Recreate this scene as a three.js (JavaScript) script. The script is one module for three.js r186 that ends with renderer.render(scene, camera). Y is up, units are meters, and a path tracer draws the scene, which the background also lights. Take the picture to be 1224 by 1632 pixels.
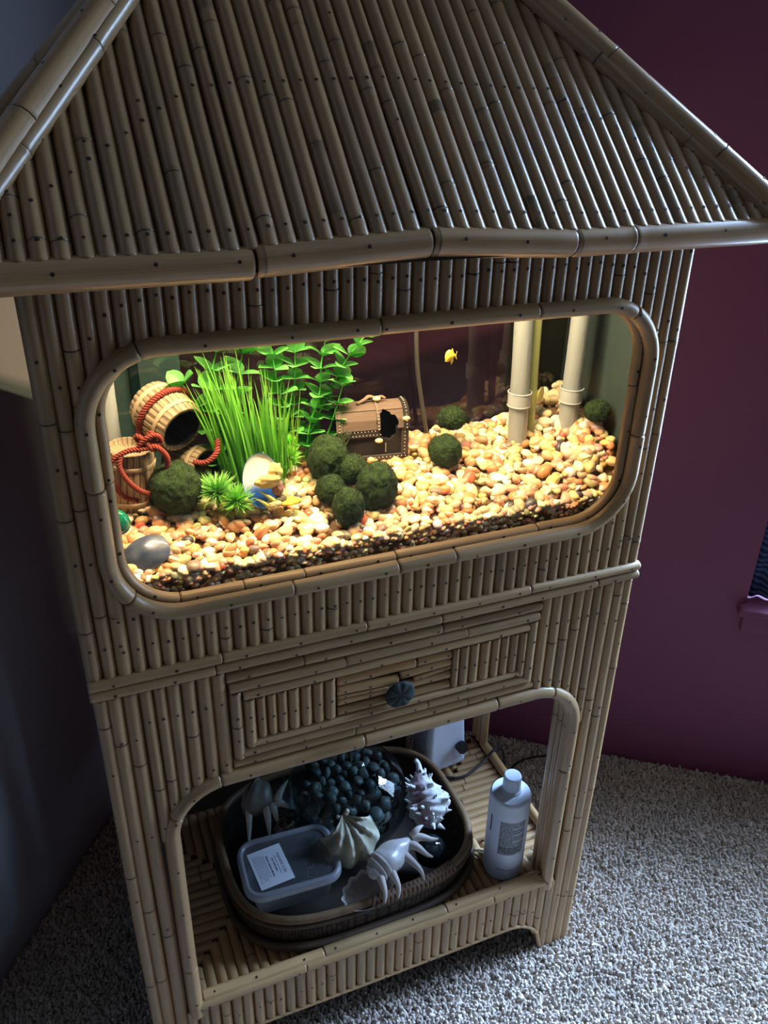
import * as THREE from 'three';
import { mergeGeometries, mergeVertices } from 'three/addons/utils/BufferGeometryUtils.js';
import { RoundedBoxGeometry } from 'three/addons/geometries/RoundedBoxGeometry.js';
import { RectAreaLightUniformsLib } from 'three/addons/lights/RectAreaLightUniformsLib.js';
import { ImprovedNoise } from 'three/addons/math/ImprovedNoise.js';
import { Brush, Evaluator, SUBTRACTION } from 'three-bvh-csg';

// ---------------------------------------------------------------- camera, sky, lights, exposure
const scene = new THREE.Scene();
const camera = new THREE.PerspectiveCamera(2 * Math.atan(816 / 1332.8) * 180 / Math.PI, 0.75, 0.05, 50);
camera.position.set(-0.3906, 1.5803, 0.8762);
camera.rotation.set(-0.48843, -0.39753, 0.02018, 'YXZ');
scene.add(camera);
const SKY = new THREE.Color().setRGB(0.50, 0.72, 1.0);
scene.background = SKY;
scene.backgroundIntensity = 2.2;
const EXPOSURE = 1.1;
const WINDOW_LIGHT = 14, DAYLIGHT = 16, TANK_LIGHT = 400;

const V = (x, y, z) => new THREE.Vector3(x, y, z);
const THETA = 35.4 * Math.PI / 180;                       // the corner of the room stands behind the cabinet
const CORNER = V(-0.1415, 0, -1.0717), U = V(Math.cos(THETA), 0, Math.sin(THETA)), N = V(-Math.sin(THETA), 0, Math.cos(THETA));
const room = (a, y, b) => V(0, y, 0).addScaledVector(U, a).addScaledVector(N, b).add(V(CORNER.x, 0, CORNER.z));

RectAreaLightUniformsLib.init();
{
  const w = new THREE.RectAreaLight(new THREE.Color().setRGB(0.44, 0.67, 1.0), WINDOW_LIGHT, 1.78, 1.70);   // daylight in the window opening
  w.position.copy(room(2.31, 1.39, -0.137)); w.lookAt(room(2.31, 1.39, 1)); w.castShadow = true; scene.add(w);
  const d = new THREE.DirectionalLight(new THREE.Color().setRGB(0.36, 0.58, 1.0), DAYLIGHT);                                 // soft unseen sky light, aimed through the window to brighten the carpet
  d.position.set(3.0, 2.5, -0.35); d.target.position.set(0.5, 0.5, -0.18); d.castShadow = true; d.shadow.radius = 48; d.shadow.mapSize.set(2048, 2048);
  Object.assign(d.shadow.camera, { left: -2, right: 2, top: 2, bottom: -2, near: 0.1, far: 8 }); scene.add(d, d.target);
}

// ---------------------------------------------------------------- helpers
function mulberry(a) { return () => { a = (a + 0x6d2b79f5) | 0; let t = Math.imul(a ^ (a >>> 15), 1 | a); t = (t + Math.imul(t ^ (t >>> 7), 61 | t)) ^ t; return ((t ^ (t >>> 14)) >>> 0) / 4294967296; }; }
const rnd = mulberry(20240607);
const R = (a, b) => a + (b - a) * rnd();
const perlin = new ImprovedNoise();
const noise = (x, y, z) => perlin.noise(x + 100.3, y + 57.7, z + 31.1);
const used = {};
const numbered = (n) => { const k = used[n] = (used[n] ?? -1) + 1; return k ? `${n}_${String(k).padStart(3, '0')}` : n; };
function shade(o) { o.castShadow = true; o.receiveShadow = true; return o; }
function tag(o, label, category, group, kind) { if (label) o.userData.label = label; if (category) o.userData.category = category; if (group) o.userData.group = group; if (kind) o.userData.kind = kind; return o; }
function thing(name, label, category, group, pos, turn) {
  const g = new THREE.Group(); g.name = numbered(name); scene.add(g);
  if (pos) g.position.copy(pos); if (turn) g.rotation.y = turn;
  return tag(g, label, category, group);
}
function part(parent, name, geo, mat, label) { const m = shade(new THREE.Mesh(geo, mat)); m.name = numbered(name); parent.add(m); if (label) m.userData.label = label; return m; }
function solo(name, geo, mat, label, category, group) { return tag(part(scene, name, geo, mat), label, category, group); }
function struct(name, geo, mat) { const m = part(scene, name, geo, mat); m.userData.kind = 'structure'; return m; }
function plain(g) { const q = g.index ? g.toNonIndexed() : g.clone(); for (const k of Object.keys(q.attributes)) if (!['position', 'normal', 'uv', 'color'].includes(k)) q.deleteAttribute(k); if (!q.attributes.uv) q.setAttribute('uv', new THREE.BufferAttribute(new Float32Array(q.attributes.position.count * 2), 2)); return q; }
function merge(list) {
  const q = list.map(plain), c = q.some((g) => g.attributes.color);
  if (c) for (const g of q) if (!g.attributes.color) g.setAttribute('color', new THREE.BufferAttribute(new Float32Array(g.attributes.position.count * 3).fill(1), 3));
  return mergeGeometries(q);
}
function paint(g, r, gg, b) { const n = g.attributes.position.count, a = new Float32Array(n * 3); for (let i = 0; i < n; i++) a.set([r, gg, b], i * 3); g.setAttribute('color', new THREE.BufferAttribute(a, 3)); return g; }
function paintBy(g, f) { const p = g.attributes.position, n = p.count, a = new Float32Array(n * 3); for (let i = 0; i < n; i++) a.set(f(p.getX(i), p.getY(i), p.getZ(i), i), i * 3); g.setAttribute('color', new THREE.BufferAttribute(a, 3)); return g; }
function warp(g, f) { const p = g.attributes.position, v = V(0, 0, 0); for (let i = 0; i < p.count; i++) { v.fromBufferAttribute(p, i); f(v, i); p.setXYZ(i, v.x, v.y, v.z); } p.needsUpdate = true; g.computeVertexNormals(); return g; }
function welded(g) { const q = g.clone(); q.deleteAttribute('uv'); q.deleteAttribute('normal'); const m = mergeVertices(q, 1e-5); m.computeVertexNormals(); return m; }
const srgb = (r, g, b) => new THREE.Color().setRGB(r / 255, g / 255, b / 255, THREE.SRGBColorSpace);
const box = (w, h, d, x = 0, y = 0, z = 0) => new THREE.BoxGeometry(w, h, d).translate(x, y, z);
const rbox = (w, h, d, r, x = 0, y = 0, z = 0, seg = 2) => new RoundedBoxGeometry(w, h, d, seg, r).translate(x, y, z);
const tube = (pts, r, seg = 24, rad = 8, closed = false) => new THREE.TubeGeometry(new THREE.CatmullRomCurve3(pts, closed), seg, r, rad, closed);
// a tube whose radius follows f(t), closed at both ends
function limb(pts, f, seg = 16, rad = 8) {
  const c = new THREE.CatmullRomCurve3(pts), fr = c.computeFrenetFrames(seg, false), pos = [], idx = [], uv = [];
  for (let i = 0; i <= seg; i++) {
    const t = i / seg, p = c.getPointAt(t), r = f(t);
    for (let j = 0; j <= rad; j++) { const a = j / rad * Math.PI * 2; const q = p.clone().addScaledVector(fr.normals[i], Math.cos(a) * r).addScaledVector(fr.binormals[i], Math.sin(a) * r); pos.push(q.x, q.y, q.z); uv.push(j / rad, t); }
  }
  for (let i = 0; i < seg; i++) for (let j = 0; j < rad; j++) { const a = i * (rad + 1) + j, b = a + rad + 1; idx.push(a, a + 1, b, b, a + 1, b + 1); }
  for (const [i, s] of [[0, 1], [seg, -1]]) { const k = pos.length / 3, p = c.getPointAt(i / seg); pos.push(p.x, p.y, p.z); uv.push(0.5, i / seg); for (let j = 0; j < rad; j++) { const a = i * (rad + 1) + j; s > 0 ? idx.push(k, a + 1, a) : idx.push(k, a, a + 1); } }
  const g = new THREE.BufferGeometry(); g.setAttribute('position', new THREE.Float32BufferAttribute(pos, 3)); g.setAttribute('uv', new THREE.Float32BufferAttribute(uv, 2)); g.setIndex(idx); g.computeVertexNormals(); return g;
}
function grid(nu, nv, f, close) {                      // f(u, v) -> Vector3
  const pos = [], uv = [], idx = [];
  for (let i = 0; i <= nu; i++) for (let j = 0; j <= nv; j++) { const p = f(i / nu, j / nv); pos.push(p.x, p.y, p.z); uv.push(i / nu, j / nv); }
  for (let i = 0; i < nu; i++) for (let j = 0; j < nv; j++) { const a = i * (nv + 1) + j, b = a + nv + 1; idx.push(a, b, a + 1, b, b + 1, a + 1); }
  const g = new THREE.BufferGeometry(); g.setAttribute('position', new THREE.Float32BufferAttribute(pos, 3)); g.setAttribute('uv', new THREE.Float32BufferAttribute(uv, 2)); g.setIndex(idx); g.computeVertexNormals(); return g;
}
function canvasTex(w, h, draw, srgbMap = true) {
  const c = document.createElement('canvas'); c.width = w; c.height = h; const x = c.getContext('2d'); draw(x, w, h);
  const t = new THREE.CanvasTexture(c); t.wrapS = t.wrapT = THREE.RepeatWrapping; if (srgbMap) t.colorSpace = THREE.SRGBColorSpace; t.magFilter = THREE.LinearFilter; return t;
}
const std = (c, roughness = 0.6, more = {}) => new THREE.MeshStandardMaterial({ color: c, roughness, ...more });
const phys = (c, roughness = 0.5, more = {}) => new THREE.MeshPhysicalMaterial({ color: c, roughness, ...more });

// ---------------------------------------------------------------- materials
const caneMap = canvasTex(512, 1024, (x, w, h) => {
  x.fillStyle = '#efe9df'; x.fillRect(0, 0, w, h);
  for (let i = 0; i < 1500; i++) { const t = R(0, 1); x.fillStyle = `rgba(${t > 0.5 ? '255,250,238' : '120,90,60'},${R(0.02, 0.10)})`; const l = R(60, 700); x.fillRect(R(0, w), R(-300, h), R(0.6, 3), l); }
  for (let i = 0; i < 60; i++) { const a = R(0.03, 0.10), y = R(0, h), r = R(20, 90); const g = x.createRadialGradient(0, 0, 0, 0, 0, r); g.addColorStop(0, `rgba(90,62,40,${a})`); g.addColorStop(1, 'rgba(90,62,40,0)'); x.save(); x.translate(R(0, w), y); x.scale(0.35, 1.4); x.fillStyle = g; x.fillRect(-r, -r, 2 * r, 2 * r); x.restore(); }
  for (let i = 0; i < 260; i++) { x.fillStyle = `rgba(60,40,25,${R(0.10, 0.35)})`; x.fillRect(R(0, w), R(0, h), R(1, 2), R(2, 9)); }
});
const caneBump = canvasTex(256, 512, (x, w, h) => { x.fillStyle = '#808080'; x.fillRect(0, 0, w, h); for (let i = 0; i < 700; i++) { const t = Math.floor(R(90, 165)); x.fillStyle = `rgba(${t},${t},${t},0.35)`; x.fillRect(R(0, w), R(-200, h), R(0.6, 2.2), R(60, 500)); } }, false);
const CANE = phys(srgb(204, 166, 120), 0.42, { map: caneMap, bumpMap: caneBump, bumpScale: 0.0004, vertexColors: true, clearcoat: 0.35, clearcoatRoughness: 0.22 });
const ROOFCANE = phys(srgb(196, 158, 116), 0.34, { map: caneMap, bumpMap: caneBump, bumpScale: 0.0004, vertexColors: true, clearcoat: 0.5, clearcoatRoughness: 0.17 });
const BOARD = std(srgb(72, 52, 38), 0.8);
const SHEATH = std(srgb(60, 46, 36), 0.85);

// ---------------------------------------------------------------- the room
const carpetMap = canvasTex(512, 512, (x, w, h) => { x.fillStyle = '#b5aaa0'; x.fillRect(0, 0, w, h); for (let i = 0; i < 16000; i++) { const t = R(-38, 30); x.fillStyle = `rgb(${181 + t},${170 + t},${160 + t})`; x.beginPath(); x.arc(R(0, w), R(0, h), R(1.5, 4), 0, 7); x.fill(); } });
carpetMap.repeat.set(3.5, 3.5);
const wallBump = canvasTex(512, 512, (x, w, h) => { x.fillStyle = '#808080'; x.fillRect(0, 0, w, h); for (let i = 0; i < 9000; i++) { const t = Math.floor(R(90, 170)); x.fillStyle = `rgba(${t},${t},${t},0.3)`; x.beginPath(); x.arc(R(0, w), R(0, h), R(2, 7), 0, 7); x.fill(); } }, false);
wallBump.repeat.set(3, 3);
const CARPET = std(srgb(198, 188, 178), 0.95, { map: carpetMap });
const REDWALL = std(srgb(126, 62, 90), 0.62, { bumpMap: wallBump, bumpScale: 0.0006 });
const FARWALL = std(srgb(70, 50, 54), 0.7), GREYWALL = std(srgb(158, 156, 160), 0.7, { bumpMap: wallBump, bumpScale: 0.0006 });  // FARWALL: walls out of view, kept dark to limit bounced light
const CEILING = std(srgb(112, 106, 98), 0.85);  // ceiling out of view, its tone set by the light it bounces
const WHITEWOOD = std(srgb(222, 220, 216), 0.5);
const RA = 4.2, RB = 4.4, RH = 2.44;
function placed(o) { o.position.set(CORNER.x, 0, CORNER.z); o.rotation.y = -THETA; return o; }
placed(struct('floor', box(RA + 0.3, 0.12, RB + 0.3, RA / 2, -0.06, RB / 2), CARPET));
placed(struct('ceiling', box(RA + 0.3, 0.12, RB + 0.3, RA / 2, RH + 0.06, RB / 2), CEILING));
placed(struct('wall_left', box(0.12, RH, RB + 0.3, -0.06, RH / 2, RB / 2), GREYWALL));
placed(struct('wall_front', box(RA + 0.3, RH, 0.12, RA / 2, RH / 2, RB + 0.06), FARWALL));
placed(struct('wall_right', box(0.12, RH, RB + 0.3, RA + 0.06, RH / 2, RB / 2), FARWALL));
const WA0 = 1.385, WA1 = 3.23, WY0 = 0.517, WY1 = 2.26;
{
  const s = new THREE.Shape([[0, 0], [RA, 0], [RA, RH], [0, RH]].map((p) => new THREE.Vector2(...p)));
  s.holes.push(new THREE.Path([[WA0, WY0], [WA0, WY1], [WA1, WY1], [WA1, WY0]].map((p) => new THREE.Vector2(...p))));
  placed(struct('wall_back', new THREE.ExtrudeGeometry(s, { depth: 0.14, bevelEnabled: false }).translate(0, 0, -0.14), REDWALL));
  const w = placed(new THREE.Group()); w.name = 'window_1'; w.userData.kind = 'structure'; scene.add(w);
  const f = [], t = 0.035, zz = -0.115, H = WY1 - WY0, W = WA1 - WA0, cx = (WA0 + WA1) / 2, cy = (WY0 + WY1) / 2;
  f.push(box(W, t, 0.04, cx, WY0 + t / 2, zz), box(W, t, 0.04, cx, WY1 - t / 2, zz), box(t, H, 0.04, WA0 + t / 2, cy, zz), box(t, H, 0.04, WA1 - t / 2, cy, zz), box(W, 0.03, 0.03, cx, cy, zz));
  part(w, 'window_frame', merge(f), WHITEWOOD);
  part(w, 'window_pane', box(W - 2 * t, H - 2 * t, 0.001, cx, cy, zz), phys(0xffffff, 0.02, { transmission: 1, thickness: 0 }));
  part(w, 'window_sill', rbox(W + 0.035, 0.022, 0.085, 0.008, cx, WY0 - 0.010, -0.012), REDWALL);
  part(w, 'window_sill_apron', rbox(W + 0.005, 0.05, 0.016, 0.006, cx, WY0 - 0.045, 0.008), REDWALL);
}
// curtain with wavy navy stripes at the left end of the window
{
  const cm = canvasTex(256, 1024, (x, w, h) => {
    x.fillStyle = '#16243f'; x.fillRect(0, 0, w, h); x.strokeStyle = '#4a5c7e'; x.lineWidth = 13;
    for (let i = -4; i < 44; i++) { x.beginPath(); for (let u = 0; u <= w; u += 6) { const y = i * 26 + 40 * Math.sin(u / w * 2.2) + 5 * Math.sin(u / 23 + i); u ? x.lineTo(u, y) : x.moveTo(u, y); } x.stroke(); }
  });
  const g = grid(40, 12, (u, v) => V(0.12 * u, 0.56 * v, 0.006 * Math.sin(u * 20) * (1 - 0.3 * v)));
  const back = grid(40, 12, (u, v) => V(0.12 * (1 - u), 0.56 * v, 0.006 * Math.sin((1 - u) * 20) * (1 - 0.3 * v) - 0.0015));
  const c = solo('window_curtain', merge([g, back]), std(0xffffff, 0.85, { map: cm }), 'navy half curtain with pale wavy stripes in the window of the burgundy wall', 'curtain');
  c.position.copy(room(WA0 + 0.004, WY0 + 0.004, -0.035)); c.rotation.y = -THETA;
}
// carpet pile near the cabinet: short tufts
{
  const t = new THREE.CylinderGeometry(0.0021, 0.0042, 0.011, 5, 2).translate(0, 0.004, 0);
  warp(t, (v) => { v.x += 18 * v.y * v.y; });
  const mats = [], cols = [], q = new THREE.Quaternion(), e = new THREE.Euler(), m = new THREE.Matrix4(), inv = new THREE.Matrix4(), P = V(0, 0, 0);
  camera.updateMatrixWorld(); camera.updateProjectionMatrix(); inv.copy(camera.matrixWorld).invert();
  const step = 0.0072;
  for (let a = 0.01; a < 2.1; a += step) for (let b = 0.01; b < 2.05; b += step) {
    const w = room(a + R(-0.003, 0.003), 0, b + R(-0.003, 0.003));
    P.copy(w).applyMatrix4(inv); if (P.z > -0.2) continue; P.applyMatrix4(camera.projectionMatrix);
    if (Math.abs(P.x) > 1.35 || P.y < -1.4) continue;
    const n = 0.7 * noise(w.x * 14, 0.3, w.z * 14) + 0.9 * noise(w.x * 60, 4.3, w.z * 60), s = R(0.75, 1.25);
    e.set(R(-0.7, 0.7) + n * 0.5, R(0, 6.28), R(-0.7, 0.7)); q.setFromEuler(e);
    m.compose(w.setY(n * 0.002 - 0.0005), q, V(s, s * R(0.7, 1.3), s)); mats.push(m.clone());
    const k = R(0.72, 1.08) + 0.18 * n; cols.push([0.60 * k, 0.50 * k, 0.415 * k]);
  }
  const im = shade(new THREE.InstancedMesh(t, std(0xffffff, 0.95), mats.length)); im.name = 'carpet_pile';
  mats.forEach((k, i) => { im.setMatrixAt(i, k); im.setColorAt(i, new THREE.Color().setRGB(...cols[i])); });
  tag(im, 'beige carpet pile of short loose tufts', 'carpet', null, 'stuff'); scene.add(im);
}

// ---------------------------------------------------------------- cane (half-round or round bamboo pole)
// P: points of its centre line, O: the way its round side faces (a vector, or one per point), w: width, d: bulge
function cane(P, O, w, d, o = {}) {
  const L = [0]; for (let i = 1; i < P.length; i++) L.push(L[i - 1] + P[i].distanceTo(P[i - 1]));
  const len = L[L.length - 1], st = [];
  const tint = o.tint ?? [1, 1, 1], k = o.tone ?? R(0.84, 1.1), warm = R(-0.03, 0.04), col = [tint[0] * (k + warm), tint[1] * k, tint[2] * (k - warm)];
  const put = (s, sc, c) => { if (s >= 0 && s <= len) st.push([s, sc, c ?? 1]); };
  put(0, o.end ?? 0.84, 0.75); put(Math.min(0.0012, len * 0.1), 0.96, 0.9); put(Math.min(0.003, len * 0.2), 1);
  put(len, o.end ?? 0.84, 0.75); put(len - Math.min(0.0012, len * 0.1), 0.96, 0.9); put(len - Math.min(0.003, len * 0.2), 1);
  if (P.length > 2) for (let i = 1; i < P.length - 1; i++) if (L[i] > 0.004 && L[i] < len - 0.004) put(L[i], 1);
  let nodes = o.nodes;
  if (!nodes) { nodes = []; let s = R(0.02, 0.34); while (s < len - 0.012) { if (s > 0.012) nodes.push(s); s += R(0.16, 0.36); } }
  for (const n of nodes) { const dk = R(0.05, 0.30); put(n - 0.009, 1); put(n - 0.0028, 1.02, 0.93); put(n - 0.0010, 1.05, 0.85); put(n - 0.0006, 0.96, dk); put(n + 0.0006, 0.96, dk); put(n + 0.0012, 1.04, 0.8); put(n + 0.006, 1.0, 0.92); }
  for (const b of o.burn ?? []) { put(b[0], 1, b[2]); put(b[1], 1, b[2]); put(b[0] - 0.001, 1); put(b[1] + 0.001, 1); }
  if (len > 0.06) for (let s = 0.02; s < len - 0.01; s += 0.04) put(s, R(0.985, 1.015), R(0.93, 1.04));
  st.sort((a, b) => a[0] - b[0]);
  const S = st.filter((x, i) => !i || x[0] - st[i - 1][0] > 1e-5);
  const na = o.round ? 12 : 8, A = o.round ? Math.PI * 2 : Math.PI, pos = [], uv = [], cl = [], idx = [], off = R(0, 1), offu = R(0, 1);
  const at = (s) => { let i = 1; while (i < L.length - 1 && L[i] < s) i++; const t = (s - L[i - 1]) / (L[i] - L[i - 1]); const T = P[i].clone().sub(P[i - 1]).normalize(); if (P.length > 2) { const T0 = i > 1 ? P[i].clone().sub(P[i - 2]).normalize() : T, T1 = i < P.length - 1 ? P[i + 1].clone().sub(P[i - 1]).normalize() : T; T.copy(T0.lerp(T1, t)).normalize(); } const out = Array.isArray(O) ? O[i - 1].clone().lerp(O[i], t) : O.clone(); out.addScaledVector(T, -out.dot(T)).normalize(); return { c: P[i - 1].clone().lerp(P[i], t), T, out, side: T.clone().cross(out) }; };
  const wob = R(0, 6.28), wa = (o.wobble ?? 1) * Math.min(0.0007, len * 0.004);
  for (const [s, sc, c] of S) {
    const f = at(s); f.c.addScaledVector(f.side, wa * Math.sin(s * 9 + wob));
    for (let j = 0; j <= na; j++) {
      const a = j / na * A, p = f.c.clone().addScaledVector(f.side, Math.cos(a) * w / 2 * sc).addScaledVector(f.out, Math.sin(a) * d * sc);
      pos.push(p.x, p.y, p.z); uv.push(offu + a / Math.PI * w * 1.4 / 0.09, off + s / 0.5); cl.push(col[0] * c, col[1] * c, col[2] * c);
    }
  }
  const n = S.length;
  for (let i = 0; i < n - 1; i++) for (let j = 0; j < na; j++) { const a = i * (na + 1) + j, b = a + na + 1; idx.push(a, b, a + 1, b, b + 1, a + 1); }
  for (const [i, flip] of [[0, 0], [n - 1, 1]]) {
    const f = at(S[i][0]), b0 = pos.length / 3, c0 = f.c.clone().addScaledVector(f.out, o.round ? 0 : d * 0.3); pos.push(c0.x, c0.y, c0.z); uv.push(offu, off); cl.push(col[0] * 0.6, col[1] * 0.55, col[2] * 0.5);
    for (let j = 0; j <= na; j++) { const q = (i * (na + 1) + j) * 3; pos.push(pos[q], pos[q + 1], pos[q + 2]); uv.push(offu, off); cl.push(col[0] * 0.6, col[1] * 0.55, col[2] * 0.5); }
    for (let j = 0; j < na; j++) flip ? idx.push(b0, b0 + 2 + j, b0 + 1 + j) : idx.push(b0, b0 + 1 + j, b0 + 2 + j);
  }
  for (const s of o.nails ?? []) {                    // nail heads
    if (s < 0.003 || s > len - 0.003) continue;
    const f = at(s), j0 = R(-0.12, 0.12), nd = f.out.clone().multiplyScalar(Math.cos(j0)).addScaledVector(f.side, Math.sin(j0)).normalize(), c0 = f.c.clone().addScaledVector(f.side, Math.sin(j0) * w / 2).addScaledVector(f.out, Math.cos(j0) * d), b0 = pos.length / 3, r = R(0.0019, 0.0026);
    const sx = nd.clone().cross(f.T).normalize(); c0.addScaledVector(nd, 0.0007); pos.push(c0.x, c0.y, c0.z); uv.push(0, 0); cl.push(0.07, 0.05, 0.04);
    for (let j = 0; j < 6; j++) { const a = j / 6 * Math.PI * 2, p = c0.clone().addScaledVector(sx, Math.cos(a) * r).addScaledVector(f.T, Math.sin(a) * r).addScaledVector(nd, -0.0004); pos.push(p.x, p.y, p.z); uv.push(0, 0); cl.push(0.09, 0.06, 0.045); }
    for (let j = 0; j < 6; j++) idx.push(b0, b0 + 1 + (j + 1) % 6, b0 + 1 + j);
  }
  const g = new THREE.BufferGeometry(); g.setAttribute('position', new THREE.Float32BufferAttribute(pos, 3)); g.setAttribute('uv', new THREE.Float32BufferAttribute(uv, 2)); g.setAttribute('color', new THREE.Float32BufferAttribute(cl, 3)); g.setIndex(idx); g.computeVertexNormals();
  return g;
}
const FRONT = V(0, 0, 1);
const vpole = (x, y0, y1, w, o = {}) => cane([V(x, y0, o.z ?? -0.009), V(x, y1, o.z ?? -0.009)], o.out ?? FRONT, w, o.d ?? 0.009, o);
const hpole = (x0, x1, y, w, o = {}) => cane([V(x0, y, o.z ?? -0.009), V(x1, o.y1 ?? y, o.z ?? -0.009)], o.out ?? FRONT, w, o.d ?? 0.009, o);
// rounded rectangle (counter-clockwise from the middle of its bottom side) as dense points; r = [bottom-left, bottom-right, top-right, top-left]
function rrect(x0, x1, y0, y1, r, z, n = 14) {
  const p = [], arc = (cx, cy, rr, a0) => { for (let i = 0; i <= n; i++) { const a = a0 + i / n * Math.PI / 2; p.push(V(cx + rr * Math.cos(a), cy + rr * Math.sin(a), z)); } };
  p.push(V((x0 + x1) / 2, y0, z));
  arc(x1 - r[1], y0 + r[1], r[1], -Math.PI / 2); arc(x1 - r[2], y1 - r[2], r[2], 0); arc(x0 + r[3], y1 - r[3], r[3], Math.PI / 2); arc(x0 + r[0], y0 + r[0], r[0], Math.PI);
  p.push(V((x0 + x1) / 2, y0, z)); return p;
}
function cut(P, s0, s1) {                              // the stretch of a polyline between two lengths
  const q = []; let l = 0; const at = (i, t) => P[i - 1].clone().lerp(P[i], t);
  for (let i = 1; i < P.length; i++) { const d = P[i].distanceTo(P[i - 1]); if (d < 1e-9) continue; if (l <= s0 && l + d > s0) q.push(at(i, (s0 - l) / d)); else if (l > s0 && l < s1) q.push(P[i - 1].clone()); if (l < s1 && l + d >= s1 - 1e-9) { q.push(at(i, Math.min(1, (s1 - l) / d))); break; } l += d; }
  return q.filter((x, i) => !i || x.distanceTo(q[i - 1]) > 1e-5);
}
const plen = (P) => P.reduce((s, p, i) => s + (i ? p.distanceTo(P[i - 1]) : 0), 0);
const every = (len, step, o = 0.02) => { const a = []; for (let s = o; s < len; s += step * R(0.85, 1.15)) a.push(s); return a; };

// ---------------------------------------------------------------- upper cabinet
const HALF = 0.41, DEPTH = 0.43, SEAM = 0.9096;
const WX0 = -0.366, WX1 = 0.364, WB = 0.987, WT = 1.318, WR = 0.085;   // centre line of the outer window moulding
const upper = thing('bamboo_aquarium_cabinet', 'upper bamboo cabinet with round-cornered window onto the lit aquarium, standing on the bamboo stand', 'cabinet');
function railAt(x, top) { const r = WR, c = x < 0 ? WX0 + r : WX1 - r, dx = x < 0 ? Math.max(0, c - x) : Math.max(0, x - c), h = Math.sqrt(Math.max(0, r * r - dx * dx)); return top ? WT - r + h : WB + r - h; }
{
  const s = new THREE.Shape([[-HALF, SEAM - 0.03], [HALF, SEAM - 0.03], [HALF, 1.40], [-HALF, 1.40]].map((p) => new THREE.Vector2(...p)));
  const hole = rrect(-0.3535, 0.3535, 0.9985, 1.3145, [0.076, 0.076, 0.076, 0.076], 0).slice(1, -1).reverse();
  s.holes.push(new THREE.Path(hole.map((p) => new THREE.Vector2(p.x, p.y))));
  part(upper, 'front_board', new THREE.ExtrudeGeometry(s, { depth: 0.012, bevelEnabled: false }).translate(0, 0, -0.021), BOARD);
  for (const sx of [-1, 1]) part(upper, 'side_board', box(0.010, 0.49, DEPTH - 0.03, sx * 0.400, SEAM - 0.03 + 0.245, -DEPTH / 2 - 0.006), BOARD);
  part(upper, 'base_board', box(0.79, 0.015, DEPTH - 0.03, 0, SEAM - 0.005, -DEPTH / 2 - 0.006), BOARD);
  part(upper, 'light_blocking_panel', box(0.205, 0.345, 0.006, -0.3025, 1.0475, -0.424), std(srgb(150, 154, 154), 0.7), 'grey panel behind the left end of the tank, placed to block lamp light');  // placed here to keep lamp light off the left wall
  part(upper, 'dark_back_strip', rbox(0.015, 0.345, 0.008, 0.002, -0.272, 1.0475, -0.416), std(srgb(52, 70, 72), 0.7));  // dark upright strip on the grey panel
  // poles above the window (and whole poles beside it)
  const N1 = 47;
  for (let i = 0; i < N1; i++) {
    const x = -HALF + (i + 0.5) * 2 * HALF / N1, corner = i === 0 || i === N1 - 1, w = 2 * HALF / N1 - 0.0004;
    if (Math.abs(x) > 0.366) {
      const y0 = SEAM - 0.006; part(upper, 'bamboo_pole', cane([V(x, y0, corner ? -0.010 : -0.009), V(x, 1.40, corner ? -0.010 : -0.009)], FRONT, corner ? 0.019 : w, corner ? 0.0095 : 0.009, { round: corner, nails: every(0.5, 0.11, 0.05), nodes: [R(0.04, 0.1), R(0.17, 0.24), R(0.32, 0.42)] }), CANE);
      continue;
    }
    const y0 = railAt(x, true); part(upper, 'bamboo_pole', vpole(x, y0, 1.40, w, { nails: [0.052 + R(-0.003, 0.003)], nodes: rnd() < 0.22 ? [R(0.015, 0.08)] : [], tone: R(0.80, 1.0) }), CANE);
  }
  const N2 = 45;
  for (let i = 0; i < N2; i++) {
    const x = -HALF + (i + 0.5) * 2 * HALF / N2, w = 2 * HALF / N2 - 0.0004; if (Math.abs(x) > 0.366) continue;
    const y1 = railAt(x, false), h = y1 - SEAM + 0.006; part(upper, 'bamboo_pole', vpole(x, SEAM - 0.006, y1, w, { nails: h > 0.1 ? [0.04, 0.085] : [0.043 + R(-0.002, 0.002)], nodes: rnd() < 0.12 ? [R(0.02, 0.06)] : [] }), CANE);
  }
  // window mouldings, each in the pieces the photograph shows
  const P = rrect(WX0, WX1, WB, WT, [WR, WR, WR, WR], -0.003), len = plen(P);
  const joints = [0.085, 0.47, 0.66, 0.81, 1.02, 1.29, 1.47, 1.62, 1.83].filter((x) => x < len); const cuts = [-1, ...joints];
  for (let i = 0; i < joints.length; i++) { const s0 = joints[i], s1 = i + 1 < joints.length ? joints[i + 1] : len; const q = cut(P, s0 + 0.0004, s1 - 0.0004); part(upper, 'window_moulding', cane(q, FRONT, 0.0215, 0.0135, { nails: every(s1 - s0, 0.085, 0.03), nodes: [] }), CANE); }
  part(upper, 'window_moulding', cane(cut(P, 0.0004, 0.0846), FRONT, 0.0215, 0.0135, { nails: [0.04], nodes: [] }), CANE);
  const Q = rrect(-0.3515, 0.3495, 0.9995, 1.3160, [0.074, 0.074, 0.074, 0.074], -0.0125), ql = plen(Q), qj = [0.0, 0.22, 0.52, 0.80, 1.1, 1.42, 1.62, 1.70, 1.78, ql];
  for (let i = 0; i < qj.length - 1; i++) part(upper, 'window_bead', cane(cut(Q, qj[i] + 0.0003, qj[i + 1] - 0.0003), FRONT, 0.0140, 0.0095, { nails: every(qj[i + 1] - qj[i], 0.07, 0.02), nodes: [] }), CANE);
  // the two cross poles over the joint between cabinet and stand
  const rows = [[0.9012, [-0.412, -0.245, -0.045, 0.215, 0.412]], [0.8850, [-0.412, -0.255, 0.07, 0.335, 0.412]]];
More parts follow.
